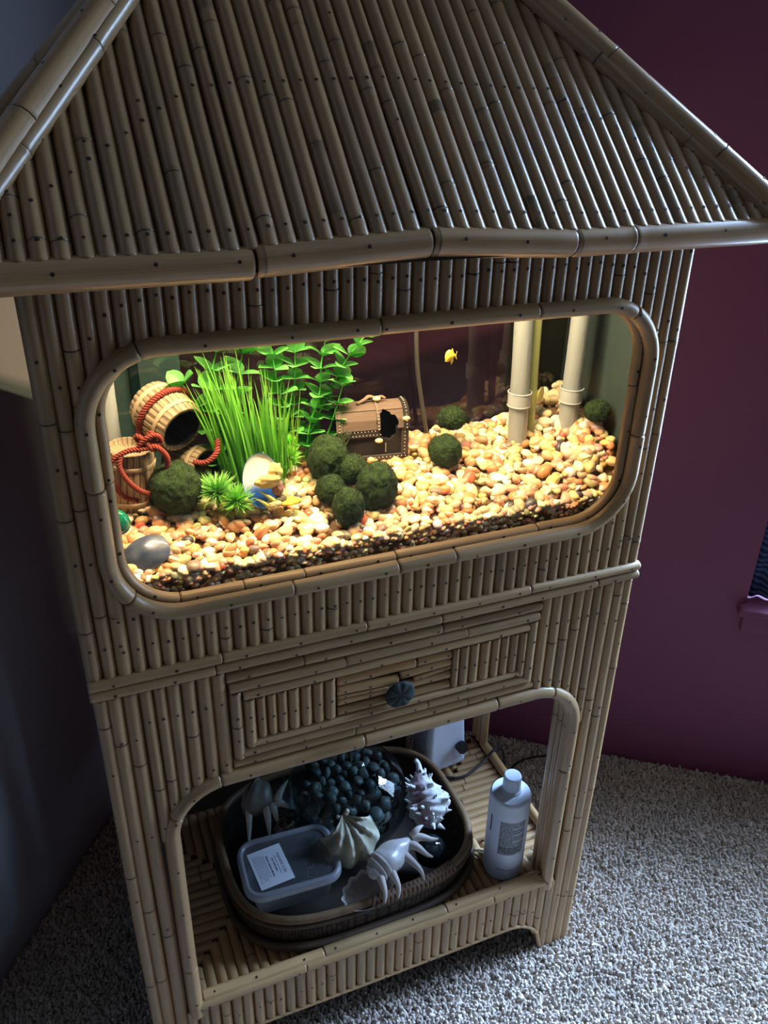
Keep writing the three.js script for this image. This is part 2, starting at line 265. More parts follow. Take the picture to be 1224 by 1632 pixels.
  for (const [y, xs] of rows) for (let i = 0; i < xs.length - 1; i++) part(upper, 'cross_pole', hpole(xs[i] + 0.0004, xs[i + 1] - 0.0004, y, 0.0164, { z: -0.004, d: 0.0095, nodes: [], nails: every(xs[i + 1] - xs[i], 0.075, 0.03) }), CANE);
  // side poles, seen when one steps aside
  for (const sx of [-1, 1]) for (let i = 0; i < 22; i++) { const z = -0.027 - i * 0.0186; part(upper, 'side_pole', cane([V(sx * 0.404, SEAM - 0.02, z), V(sx * 0.404, 1.40, z)], V(sx, 0, 0), 0.0182, 0.008, { nails: [0.1, 0.38] }), CANE); }
}

// ---------------------------------------------------------------- roof
const roof = thing('bamboo_roof', 'steep bamboo hut roof with nailed poles and overhanging eaves on top of the cabinet', 'roof');
{
  const HE = 1.424, ZE = 0.065, S = 0.94, K = 0.97, E = 0.468, RIDGE = 0.262, ZB = -0.495;
  const up = V(0, S, -1).normalize(), out = V(0, 1, S).normalize();
  const eave = (x) => x < -0.19 ? 0.0005 : x < 0.001 ? 0.002 + (x + 0.19) / 0.19 * 0.0085 : x < 0.176 ? 0.0105 - (x - 0.001) / 0.175 * 0.0095 : 0.001;
  const NR = 49, pitch = 2 * E / NR;
  for (let i = 0; i < NR; i++) {
    const x = -E + (i + 0.5) * pitch, rise = Math.min(RIDGE, (E - Math.abs(x)) / K - 0.004); if (rise < 0.01) continue;
    const gap = Math.abs(x + 0.19) < pitch * 0.5 || Math.abs(x - 0.005) < pitch * 0.5, e = eave(x), b = V(x, HE + e, ZE - e / S * 0.2);
    const L = rise * Math.hypot(1, 1 / S), a = b.clone().addScaledVector(out, -0.008), t = a.clone().addScaledVector(V(0, 1, -1 / S), rise);
    part(roof, 'roof_pole', cane([a, t], out, pitch - (gap ? 0.0034 : 0.0006), 0.0088, { nails: [0.022, L * 0.52, L - 0.02, ...(rnd() < 0.3 ? [L * R(0.2, 0.9)] : [])], burn: i === 19 ? [[0.03, 0.12, 0.55]] : i === 31 ? [[0.005, 0.045, 0.4]] : rnd() < 0.14 ? [(() => { const s = L * R(0.1, 0.85); return [s, s + R(0.008, 0.04), R(0.45, 0.7)]; })()] : [], tone: R(0.74, 1.05) }), ROOFCANE);
  }
  const front = new THREE.BufferGeometry(), yr = HE + RIDGE, xr = E - K * RIDGE, zr = ZE - RIDGE / S, dn = -0.012;
  const tri = (...p) => { const g = new THREE.BufferGeometry(); g.setAttribute('position', new THREE.Float32BufferAttribute(p.flatMap((q) => [q.x, q.y, q.z]), 3)); g.computeVertexNormals(); return g; };
  const A = V(-E, HE + dn, ZE), B = V(E, HE + dn, ZE), C = V(E, HE + dn, ZB), D = V(-E, HE + dn, ZB), F = V(-xr, yr + dn, zr), G = V(xr, yr + dn, zr);
  const shell = [tri(A, B, G, A, G, F), tri(B, C, G), tri(C, D, F, C, F, G), tri(D, A, F)];
  const inner = shell.map((g) => { const q = g.clone(); q.translate(0, -0.010, 0); return q; });
  part(roof, 'roof_board', merge([...shell, ...inner]), BOARD);
  for (const sx of [-1, 1]) for (let i = 0; i < 30; i++) {                 // side slopes
    const z = ZB + (i + 0.5) * (ZE - ZB) / 30, rise = Math.min(RIDGE, S * Math.min(ZE - z, z - ZB)) - 0.020; if (rise < 0.01) continue;
    const o = V(sx, K, 0).normalize(), a = V(sx * E, HE, z).addScaledVector(o, -0.016), t = a.clone().addScaledVector(V(-sx * K, 1, 0), rise);
    part(roof, 'roof_pole', cane([a, t], o, 0.0182, 0.0088, { nails: [0.02] }), ROOFCANE);
  }
  for (const sx of [-1, 1]) {
    const a = V(sx * (E + 0.014), HE - 0.001, ZE + 0.006), t = V(sx * (xr + 0.003), yr + 0.010, zr), mid = V(sx * 0.5, 1, 0.5).normalize();
    part(roof, 'hip_pole', cane([a, t], mid, 0.0300, 0.0150, { round: true, nodes: sx < 0 ? [0.19, 0.36] : [0.12, 0.30], nails: [0.06, 0.14, 0.25, 0.33], tone: 1.06 }), ROOFCANE);
    const a2 = V(sx * (E - 0.007), HE + 0.003, ZE - 0.004).addScaledVector(out, -0.006), t2 = V(sx * (xr - 0.007), yr + 0.001, zr + 0.004);
    part(roof, 'hip_trim', cane([a2, t2], out, 0.021, 0.0135, { nodes: [0.14, 0.29], nails: every(0.4, 0.07) }), ROOFCANE);
    const bk = V(sx * (E + 0.016), HE - 0.004, ZB - 0.006);
    part(roof, 'hip_pole', cane([bk, t], V(sx * 0.5, 1, -0.5).normalize(), 0.036, 0.018, { round: true }), ROOFCANE);
    part(roof, 'eave_pole', cane([V(sx * (E + 0.002), HE - 0.015, ZE), V(sx * (E + 0.002), HE - 0.015, ZB)], V(sx, 0.25, 0), 0.031, 0.02, {}), ROOFCANE);
  }
  part(roof, 'ridge_pole', cane([V(-xr - 0.01, yr + 0.012, zr), V(xr + 0.01, yr + 0.012, zr)], V(0, 1, 0), 0.036, 0.018, { round: true }), ROOFCANE);
  part(roof, 'eave_pole', cane([V(-E, HE - 0.015, ZB), V(E, HE - 0.015, ZB)], V(0, 0.25, -1), 0.031, 0.02, {}), ROOFCANE);
  // front eave in four lengths with dark joints between them
  const segs = [[-0.492, -0.1918, 0.0005, 0.0005, []], [-0.1885, -0.0035, 0.002, 0.0105, [[0.0, 0.008, 0.45]]], [-0.0015, 0.1745, 0.0105, 0.001, [[0.0, 0.0065, 0.12]]], [0.1758, 0.492, 0.001, 0.002, [[0.0, 0.005, 0.3]]]];
  for (const [x0, x1, d0, d1, burn] of segs) part(roof, 'eave_pole', cane([V(x0, HE + d0 - 0.0155, ZE - 0.012), V(x1, HE + d1 - 0.0155, ZE - 0.012)], V(0, 0.30, 1).normalize(), 0.033, 0.021, { nodes: x0 > 0.17 ? [0.078] : [], nails: every(x1 - x0, 0.085, 0.035), burn, end: 0.95, wobble: 0.3, tone: 1.02 }), ROOFCANE);
  part(roof, 'soffit', merge([box(0.93, 0.006, 0.060, 0, HE - 0.019, ZE - 0.046), box(0.06, 0.006, 0.46, -0.435, HE - 0.024, -0.225), box(0.06, 0.006, 0.46, 0.435, HE - 0.024, -0.225)]), BOARD);
}

// ---------------------------------------------------------------- stand
const SHELF = 0.196;
const stand = thing('bamboo_stand', 'lower bamboo stand with a drawer, arched open compartment and slatted shelf, on the carpet', 'stand');
const AX0 = -0.3385, AX1 = 0.3345, AT = 0.692, AR = 0.088;         // centre line of the arch moulding
{
  const TOP = 0.876;
  const ys = (x) => { const c = x < 0 ? AX0 + AR : AX1 - AR, dx = x < 0 ? Math.max(0, c - x) : Math.max(0, x - c); return AT - AR + Math.sqrt(Math.max(0, AR * AR - dx * dx)) - 0.004; };
  const edges = [0.4095, 0.3945, 0.3745, 0.354, 0.3365, 0.3195, 0.301, 0.2815, 0.262, 0.2425];
  for (const sx of [-1, 1]) for (let i = 0; i < 9; i++) {
    const x = sx * (edges[i] + edges[i + 1]) / 2, w = edges[i] - edges[i + 1] - 0.0003, low = i < 3 ? 0.002 : i === 3 ? 0.60 : ys(x);
    const L = TOP - low;
    if (i === 0) part(stand, 'corner_pole', cane([V(sx * 0.4005, 0.002, -0.0095), V(sx * 0.4005, TOP, -0.0095)], FRONT, 0.0185, 0.00925, { round: true, nails: [0.2, 0.5, 0.75], nodes: sx < 0 ? [0.30, 0.55, 0.83] : [0.13, 0.42, 0.70, 0.83] }), CANE);
    else part(stand, 'bamboo_pole', vpole(x, low, TOP, w, { nails: i < 3 ? [0.15, 0.42, 0.62, 0.8] : [0.03, L - 0.05], end: 0.9 }), CANE);
  }
  // arch moulding up the left side, over the top and down the right side
  const arch = [V(AX0, 0.186, -0.006)]; for (let i = 0; i <= 14; i++) { const a = Math.PI - i / 14 * Math.PI / 2; arch.push(V(AX0 + AR + AR * Math.cos(a), AT - AR + AR * Math.sin(a), -0.006)); }
  for (let i = 0; i <= 14; i++) { const a = Math.PI / 2 - i / 14 * Math.PI / 2; arch.push(V(AX1 - AR + AR * Math.cos(a), AT - AR + AR * Math.sin(a), -0.006)); } arch.push(V(AX1, 0.186, -0.006));
  const al = plen(arch), aj = [0, 0.125, 0.46, 0.545, 0.76, 0.985, 1.09, 1.30, al];
  for (let i = 0; i < aj.length - 1; i++) part(stand, 'arch_moulding', cane(cut(arch, aj[i] + 0.0003, aj[i + 1] - 0.0003), FRONT, 0.0235, 0.0125, { nails: every(aj[i + 1] - aj[i], 0.09, 0.04), nodes: [] }), CANE);
  const lining = arch.map((p) => p.clone().setZ(-0.0)), inward = lining.map((p) => { const c = V(Math.min(Math.max(p.x, AX0 + AR), AX1 - AR), Math.min(p.y, AT - AR), 0); return c.sub(V(p.x, p.y, 0)).normalize(); });
  for (const z of [-0.016, -0.031, -0.046]) part(stand, 'arch_lining', cane(lining.map((p, i) => p.clone().setZ(z).addScaledVector(inward[i], 0.002)), inward, 0.0145, 0.007, { nodes: [0.3, 0.8, 1.2], nails: [] }), CANE);
  // rails over and under the drawer
  const rail = (y, w, xs, z = -0.009, d = 0.009) => { for (let i = 0; i < xs.length - 1; i++) part(stand, 'rail', hpole(xs[i] + 0.0003, xs[i + 1] - 0.0003, y, w, { z, d, nodes: [], nails: every(xs[i + 1] - xs[i], 0.085, 0.03) }), CANE); };
  rail(0.8625, 0.0160, [-0.2425, -0.135, 0.075, 0.2425]); rail(0.7120, 0.0168, [-0.2425, -0.06, 0.125, 0.2425]);
  // bottom front rail: one pole faces front, one lies on the shelf edge
  rail(0.2085, 0.0215, [AX0 - 0.010, -0.15, 0.215, AX1 + 0.010], -0.006, 0.0115);
  for (const [a, b] of [[-0.326, -0.115], [-0.1144, 0.12], [0.1206, 0.322]]) part(stand, 'rail', cane([V(a, 0.214, -0.011), V(b, 0.214, -0.011)], V(0, 1, 0.35).normalize(), 0.023, 0.011, { nodes: [], nails: every(b - a, 0.08) }), CANE);
  // apron: short poles and a thin bent strip under them
  const arcX = 0.255, legX = 0.340, ay = 0.101, strip = (x) => { const t = (Math.abs(x) - arcX) / (legX - arcX); return t <= 0 ? ay : ay - (ay - 0.006) * (1 - Math.sqrt(Math.max(0, 1 - t * t))); };
  for (let i = 0; i < 38; i++) { const p = 0.01875, x = -0.356 + (i + 0.5) * p; part(stand, 'apron_pole', vpole(x, Math.abs(x) > 0.341 ? 0.002 : strip(x) - 0.001, 0.1995, p - 0.0004, { nails: rnd() < 0.6 ? [0.05] : [], nodes: rnd() < 0.15 ? [R(0.02, 0.07)] : [] }), CANE); }
  const sp = []; for (let i = 0; i <= 60; i++) { const x = -legX + i / 60 * 2 * legX; sp.push(V(x, strip(x), -0.004)); }
  part(stand, 'apron_strip', cane(sp, FRONT, 0.0085, 0.0055, { nodes: [0.2, 0.5], nails: every(0.7, 0.1) }), CANE);
  // boards behind the poles
  const fb = new THREE.Shape([[-0.405, 0.003], [-0.345, 0.003], ...Array.from({ length: 21 }, (_, i) => { const x = -legX + i / 20 * 2 * legX; return [x, strip(x)]; }), [0.345, 0.003], [0.405, 0.003], [0.405, 0.876], [-0.405, 0.876]].map((p) => new THREE.Vector2(...p)));
  const hl = arch.map((p) => new THREE.Vector2(p.x + Math.sign(-p.x) * 0.006, p.y - (p.y > 0.65 ? 0.005 : 0))); fb.holes.push(new THREE.Path(hl)); const dh = new THREE.Path([[-0.238, 0.722], [0.238, 0.722], [0.238, 0.852], [-0.238, 0.852]].map((p) => new THREE.Vector2(...p))); fb.holes.push(dh);
  part(stand, 'front_board', new THREE.ExtrudeGeometry(fb, { depth: 0.010, bevelEnabled: false }).translate(0, 0, -0.019), BOARD);
  part(stand, 'back_board', box(0.58, 0.66, 0.008, -0.07, SHELF + 0.33, -DEPTH + 0.004), BOARD);  // closes the back to keep the compartment dark
  part(stand, 'compartment_ceiling', box(0.80, 0.008, DEPTH - 0.03, 0, 0.706, -DEPTH / 2 - 0.006), BOARD);
  part(stand, 'shelf_board', box(0.79, 0.012, DEPTH - 0.03, 0, SHELF - 0.014, -DEPTH / 2 - 0.003), BOARD);
  for (const sx of [-1, 1]) {
    part(stand, 'side_board', box(0.008, 0.175, DEPTH - 0.02, sx * 0.394, 0.788, -DEPTH / 2 - 0.003), BOARD);
    part(stand, 'side_board', box(0.008, 0.10, DEPTH - 0.02, sx * 0.394, 0.14, -DEPTH / 2 - 0.003), BOARD);
    for (let i = 0; i < 22; i++) { const z = -0.027 - i * 0.0186, leg = i < 3 || i > 18; const mk = (y0, y1) => part(stand, 'side_pole', cane([V(sx * 0.399, y0, z), V(sx * 0.399, y1, z)], V(sx, 0, 0), 0.0182, 0.0085, { nails: [0.04] }), CANE); if (leg) mk(0.002, 0.876); else { mk(0.70, 0.876); mk(0.095, 0.186); } }
    for (const z of [-0.378, -0.396, -0.414]) part(stand, 'leg_lining', cane([V(sx * 0.396, 0.2, z), V(sx * 0.396, 0.705, z)], V(-sx, 0, 0), 0.0175, 0.009, {}), CANE);
    part(stand, 'shelf_rail', cane([V(sx * 0.398, SHELF + 0.003, -0.05), V(sx * 0.398, SHELF + 0.003, -0.375)], V(0, 1, 0), 0.021, 0.012, { nodes: [0.14], nails: [] }), CANE);
    part(stand, 'side_arch_rail', cane([V(sx * 0.398, 0.694, -0.02), V(sx * 0.398, 0.694, -0.42)], V(0, -1, 0), 0.018, 0.009, {}), CANE);
  }
  // shelf slats laid as four mitred triangles
  const zf = -0.018, zb = -0.420, xm = 0.388, zc = (zf + zb) / 2, hz = (zf - zb) / 2, UP = V(0, 1, 0), y = SHELF - 0.008, pw = 0.0184;
  for (let i = 0; i < 42; i++) { const x = -xm + (i + 0.5) * 2 * xm / 42, l = hz * (1 - Math.max(0, (Math.abs(x) - (xm - hz)) / hz)) ; const reach = Math.min(hz, xm - Math.abs(x)) - 0.0015; if (reach > 0.006) { part(stand, 'shelf_slat', cane([V(x, y, zf), V(x, y, zf - Math.min(reach, hz * 0.98))], UP, pw, 0.008, { nails: [] }), CANE); part(stand, 'shelf_slat', cane([V(x, y, zb), V(x, y, zb + Math.min(reach, hz * 0.98))], UP, pw, 0.008, { nails: [] }), CANE); } }
  for (const sx of [-1, 1]) for (let i = 0; i < 22; i++) { const z = zf - (i + 0.5) * (zf - zb) / 22, reach = hz - Math.abs(z - zc) - 0.0015; if (reach > 0.006) part(stand, 'shelf_slat', cane([V(sx * xm, y, z), V(sx * (xm - reach), y, z)], UP, pw - 0.0002, 0.008, { nails: [], nodes: rnd() < 0.7 ? [reach * R(0.2, 0.8)] : [] }), CANE); }
  part(stand, 'latch', merge([rbox(0.010, 0.040, 0.016, 0.002, 0.4125, 0.806, -0.030), new THREE.CylinderGeometry(0.0022, 0.0022, 0.004, 10).rotateZ(Math.PI / 2).translate(0.4180, 0.800, -0.028)]), std(srgb(150, 142, 128), 0.5), 'pale catch on the side of the stand');

  // drawer
  const dr = new THREE.Group(); dr.name = 'drawer'; stand.add(dr);
  const dp = (name, g, m = CANE, l) => part(dr, name, g, m, l), z = -0.007;
  dp('drawer_board', box(0.472, 0.126, 0.02, 0, 0.787, -0.019), BOARD);
  const fr = (a, b, w, nails) => dp('drawer_frame', cane([a, b], FRONT, w, 0.0095, { nodes: [], nails, end: 0.92 }));
  fr(V(-0.240, 0.8458, z), V(-0.075, 0.8458, z), 0.0160, [0.04, 0.12]); fr(V(-0.0744, 0.8458, z), V(0.115, 0.8458, z), 0.0160, [0.02, 0.13]); fr(V(0.1156, 0.8458, z), V(0.2385, 0.8458, z), 0.0160, [0.1]);
  fr(V(-0.232, 0.7290, z), V(0.055, 0.7290, z), 0.0166, every(0.28, 0.08)); fr(V(0.0556, 0.7290, z), V(0.232, 0.7290, z), 0.0166, [0.05, 0.13]);
  dp('drawer_frame', cane([V(-0.2320, 0.722, z), V(-0.2320, 0.838, z)], FRONT, 0.0172, 0.0098, { nodes: [0.058], nails: [0.035, 0.075] })); fr(V(0.2310, 0.722, z), V(0.2310, 0.838, z), 0.0166, [0.03, 0.08]);
  fr(V(-0.222, 0.8298, z), V(0.222, 0.8298, z), 0.0158, every(0.44, 0.09)); fr(V(-0.214, 0.7445, z), V(0.214, 0.7445, z), 0.0140, every(0.43, 0.08));
  fr(V(-0.2135, 0.739, z), V(-0.2135, 0.822, z), 0.0175, [0.03, 0.055]); fr(V(0.2155, 0.739, z), V(0.2155, 0.822, z), 0.0138, [0.03]);
  const lat = (es) => { for (let i = 0; i < es.length - 1; i++) dp('drawer_lattice_pole', vpole((es[i] + es[i + 1]) / 2, 0.7515, 0.8220, es[i + 1] - es[i] - 0.0008, { z, d: 0.0085, nails: [0.034], nodes: [], tone: R(0.85, 1.12), tint: [1.04, 0.97, 0.92] })); };
  lat([-0.2045, -0.1898, -0.1755, -0.1595, -0.1417, -0.1241, -0.1067, -0.0890]); lat([0.0930, 0.1059, 0.1231, 0.1401, 0.1597, 0.1759, 0.1919, 0.2080]);
  // split cane pieces behind the knob
  const sp2 = [[-0.0885, 0.035, 0.8135, 0.813, 0.0170], [0.0355, 0.0925, 0.8135, 0.8135, 0.0165], [-0.0885, 0.0925, 0.7585, 0.7585, 0.0150], [-0.0885, 0.008, 0.7965, 0.791, 0.0165], [-0.0885, 0.008, 0.776, 0.777, 0.0150], [0.0085, 0.0925, 0.7960, 0.7995, 0.0155], [0.0085, 0.0925, 0.7755, 0.7755, 0.0150], [0.030, 0.0925, 0.7840, 0.7905, 0.0075], [-0.0885, -0.01, 0.7860, 0.7825, 0.0060]];
  for (const [x0, x1, y0, y1, w] of sp2) dp('drawer_panel_piece', hpole(x0 + 0.0004, x1 - 0.0004, y0, w, { y1, z, d: 0.0068, nodes: [], nails: [0.012, 0.05], tint: [1.08, 0.98, 0.84], end: 0.7 }));
  const kp = [[0, 0.026], [0.010, 0.0262], [0.0185, 0.0242], [0.0218, 0.0205], [0.0222, 0.0160], [0.0200, 0.0125], [0.0120, 0.0100], [0.0085, 0.0070], [0.0085, 0]].map((p) => new THREE.Vector2(...p)).reverse();
  const kg = new THREE.LatheGeometry(kp, 48); warp(kg, (v) => { const r = Math.hypot(v.x, v.z), a = Math.atan2(v.z, v.x); if (v.y > 0.019 && r > 0.003) v.y += 0.0034 * (Math.abs(Math.sin(a * 4)) - 0.5) * Math.min(1, r / 0.012) ; });
  paintBy(kg, (x, yy, zz) => { const n = 0.5 + 0.8 * noise(x * 260, yy * 260, zz * 260), q = Math.max(0, n) * 0.5; return [0.012 + 0.05 * q, 0.018 + 0.068 * q, 0.018 + 0.062 * q]; });
  const k = dp('drawer_knob', kg.rotateX(Math.PI / 2), std(0xffffff, 0.75, { vertexColors: true }), 'dark teal carved round knob'); k.position.set(0.0055, 0.7725, -0.002); k.scale.set(1.04, 1.04, 0.55);
}

// ---------------------------------------------------------------- aquarium: glass tank, lamp, gravel
const TX = 0.394, TZ0 = -0.0275, TZ1 = -0.236, TY0 = 0.925, TY1 = 1.365;
const PANE = phys(0xffffff, 0.015, { transmission: 1, thickness: 0 });
const tank = thing('aquarium_tank', 'rectangular glass aquarium tank set behind the round-cornered bamboo window', 'aquarium');
{
  const hy = TY1 - TY0, cy = (TY0 + TY1) / 2, cz = (TZ0 + TZ1) / 2, dz = TZ0 - TZ1;
  const sheet = (w, h) => new THREE.PlaneGeometry(w, h);
  part(tank, 'front_pane', sheet(2 * TX, hy).translate(0, cy, TZ0), PANE);
  part(tank, 'back_pane', sheet(2 * TX, hy).translate(0, cy, TZ1), phys(srgb(158, 180, 176), 0.015, { transmission: 1, thickness: 0 }), 'back pane with an added dim tint to cut lamp light on the walls');  // tint added to weaken lamp light passing through to the walls
  part(tank, 'end_pane', sheet(dz, hy).rotateY(Math.PI / 2).translate(-TX, cy, cz), PANE);
  part(tank, 'end_pane', sheet(dz, hy).rotateY(-Math.PI / 2).translate(TX, cy, cz), phys(srgb(56, 72, 70), 0.55, { transmission: 0.25, thickness: 0 }), 'cloudy grey-green end pane');  // right end pane, dull grey-green and barely see-through
  part(tank, 'tank_floor', box(2 * TX, 0.006, dz, 0, TY0 + 0.003, cz), std(srgb(40, 40, 42), 0.4));
  for (const x of [-TX, TX]) part(tank, 'silicone_seam', box(0.006, hy, 0.006, x * 0.992, cy, TZ1 + 0.003), std(srgb(30, 38, 38), 0.5));
}
const lampThing = thing('aquarium_lamp', 'long warm aquarium lamp out of view under the bamboo roof above the tank', 'lamp', null, V(-0.05, 1.490, -0.064));  // lamp out of view, placed to light the gravel and plants
{
  part(lampThing, 'lamp_housing_added_skirt', merge([rbox(0.62, 0.012, 0.034, 0.003, 0, 0.010, 0), box(0.74, 0.152, 0.003, 0.05, -0.0735, 0.0185), box(0.62, 0.02, 0.003, 0, -0.001, -0.0165)]), std(srgb(35, 35, 38), 0.5));  // deep front skirt added to keep lamp light off the window moulding
  part(lampThing, 'added_back_shield', box(0.74, 0.06, 0.003, 0.05, -0.040, -0.174), std(srgb(35, 35, 38), 0.5));  // unseen shield added to limit the lamp glow on the left wall
  part(lampThing, 'lamp_tube', new THREE.CylinderGeometry(0.005, 0.005, 0.58, 16).rotateZ(Math.PI / 2).translate(0, -0.001, 0), std(0xffffff, 0.4, { emissive: new THREE.Color().setRGB(1, 0.80, 0.50), emissiveIntensity: 3 }));
  const l = new THREE.RectAreaLight(new THREE.Color().setRGB(1.0, 0.77, 0.45), TANK_LIGHT, 0.58, 0.014);
  l.position.set(0, -0.007, 0.002); l.rotation.x = -Math.PI / 2; l.castShadow = true; lampThing.add(l);
}
const sstep = (a, b, x) => { const t = Math.min(1, Math.max(0, (x - a) / (b - a))); return t * t * (3 - 2 * t); };
const bedAt = (x, z) => 1.022 + 0.31 * (Math.min(-z, 0.215) - 0.035) + 0.055 * sstep(0.24, 0.395, x) * sstep(0.03, 0.085, -z) + 0.004 * noise(x * 22, 3.1, z * 22);
{
  const bed = new THREE.Group(); bed.name = 'gravel_bed'; tag(bed, 'deep bed of small mixed river gravel filling the tank floor', 'gravel', null, 'stuff'); scene.add(bed);
  const top = grid(60, 16, (u, v) => { const x = -TX + 0.004 + u * (2 * TX - 0.008), z = TZ1 + 0.003 + v * (TZ0 - TZ1 - 0.008); return V(x, bedAt(x, z) - 0.014, z); });
  const side = grid(60, 1, (u, v) => { const x = -TX + 0.004 + u * (2 * TX - 0.008), z = TZ0 - 0.005; return V(x, v ? TY0 + 0.007 : bedAt(x, z) - 0.014, z); });
  part(bed, 'gravel_core', merge([top, side]), std(srgb(110, 84, 60), 0.9));
  const shapes = [];
  for (let k = 0; k < 7; k++) { const g = welded(new THREE.IcosahedronGeometry(1, 2)); warp(g, (v) => { const n = 0.16 * noise(v.x * 1.3 + k * 7, v.y * 1.3, v.z * 1.3) + 0.05 * noise(v.x * 3 + k, v.y * 3, v.z * 3); v.multiplyScalar(1 + n); }); g.setAttribute('uv', new THREE.BufferAttribute(new Float32Array(g.attributes.position.count * 2), 2)); shapes.push(g); }
  const kinds = [['tan', [216, 182, 138]], ['pale cream', [238, 220, 184]], ['orange brown', [198, 138, 92]], ['pinkish brown', [206, 154, 126]], ['white', [242, 236, 222]], ['light brown', [184, 148, 110]], ['golden yellow', [226, 192, 128]], ['reddish', [192, 98, 66]], ['grey brown', [136, 118, 100]], ['dark grey', [70, 66, 66]]];
  const wts = [27, 25, 12, 9, 8, 10, 9, 2, 4, 2], sum = wts.reduce((a, b) => a + b);
  const pick = () => { let t = rnd() * sum; for (let i = 0; i < wts.length; i++) { t -= wts[i]; if (t < 0) return i; } return 0; };
  const mats = kinds.map(([, c]) => std(srgb(...c), 0.42));
  const all = [], q = new THREE.Quaternion(), e = new THREE.Euler();
  const put = (x, y, z, s, layer) => { e.set(R(-0.7, 0.7), R(0, 6.28), R(-0.7, 0.7)); all.push({ p: V(x, y, z), r: e.clone(), s: V(s * R(0.95, 1.35), s * R(0.55, 0.85), s * R(0.75, 1.05)), k: pick(), g: Math.floor(R(0, 6.99)), layer }); };
  for (let i = 0; i < 1500; i++) { const x = R(-TX + 0.008, TX - 0.008), z = R(TZ1 + 0.008, TZ0 - 0.006), s = R(0.0052, 0.0092) * (rnd() < 0.12 ? 1.25 : 1) * (x > 0.1 ? 1.12 : 1); put(x, bedAt(x, z) - R(0, 0.006), z, s, 0); }
  for (let i = 0; i < 1100; i++) { const x = R(-TX + 0.008, TX - 0.008), z = R(TZ1 + 0.006, TZ0 - 0.006), s = R(0.005, 0.008); put(x, bedAt(x, z) - R(0.007, 0.014), z, s, 1); }
  for (let i = 0; i < 900; i++) { const x = R(-TX + 0.008, TX - 0.008), s = R(0.0054, 0.0090), z = TZ0 - s - 0.0012, yb = bedAt(x, z); put(x, R(0.985, yb - 0.002), z - R(0, 0.003), s, 2); }
  for (const p of all) { const reach = Math.max(p.s.x, p.s.z) * 1.15; p.p.z = Math.min(TZ0 - reach - 0.0006, Math.max(TZ1 + reach + 0.0006, p.p.z)); p.p.x = Math.min(TX - reach - 0.001, Math.max(-TX + reach + 0.001, p.p.x)); }
  // the 300 that show largest stand alone, the rest are one object
  const eye = camera.position, seen = all.map((p, i) => ({ i, v: p.layer === 0 && Math.abs(p.p.x) < 0.34 ? p.s.x * p.s.z / p.p.distanceToSquared(eye) * (p.p.y > bedAt(p.p.x, p.p.z) - 0.0035 ? 1 : 0.3) : 0 })).sort((a, b) => b.v - a.v).slice(0, 290);
  const alone = new Set(seen.map((s) => s.i));
  for (const i of alone) { const p = all[i], m = part(scene, 'pebble', shapes[p.g], mats[p.k]); m.position.copy(p.p); m.rotation.copy(p.r); m.scale.copy(p.s); tag(m, `smooth ${kinds[p.k][0]} pebble on top of the lit aquarium gravel`, 'pebble', `${kinds[p.k][0]} pebbles on top of the aquarium gravel`); }
  const rest = all.filter((_, i) => !alone.has(i)), m4 = new THREE.Matrix4();
  for (let k = 0; k < 7; k++) {
    const list = rest.filter((p) => p.g === k); if (!list.length) continue;
    const im = shade(new THREE.InstancedMesh(shapes[k], std(0xffffff, 0.42), list.length)); im.name = numbered('gravel_stones'); im.userData.kind = 'stuff';
    list.forEach((p, j) => { q.setFromEuler(p.r); im.setMatrixAt(j, m4.compose(p.p, q, p.s)); im.setColorAt(j, srgb(...kinds[p.k][1].map((c) => Math.min(255, c * R(0.9, 1.08))))); }); bed.add(im);
  }
}

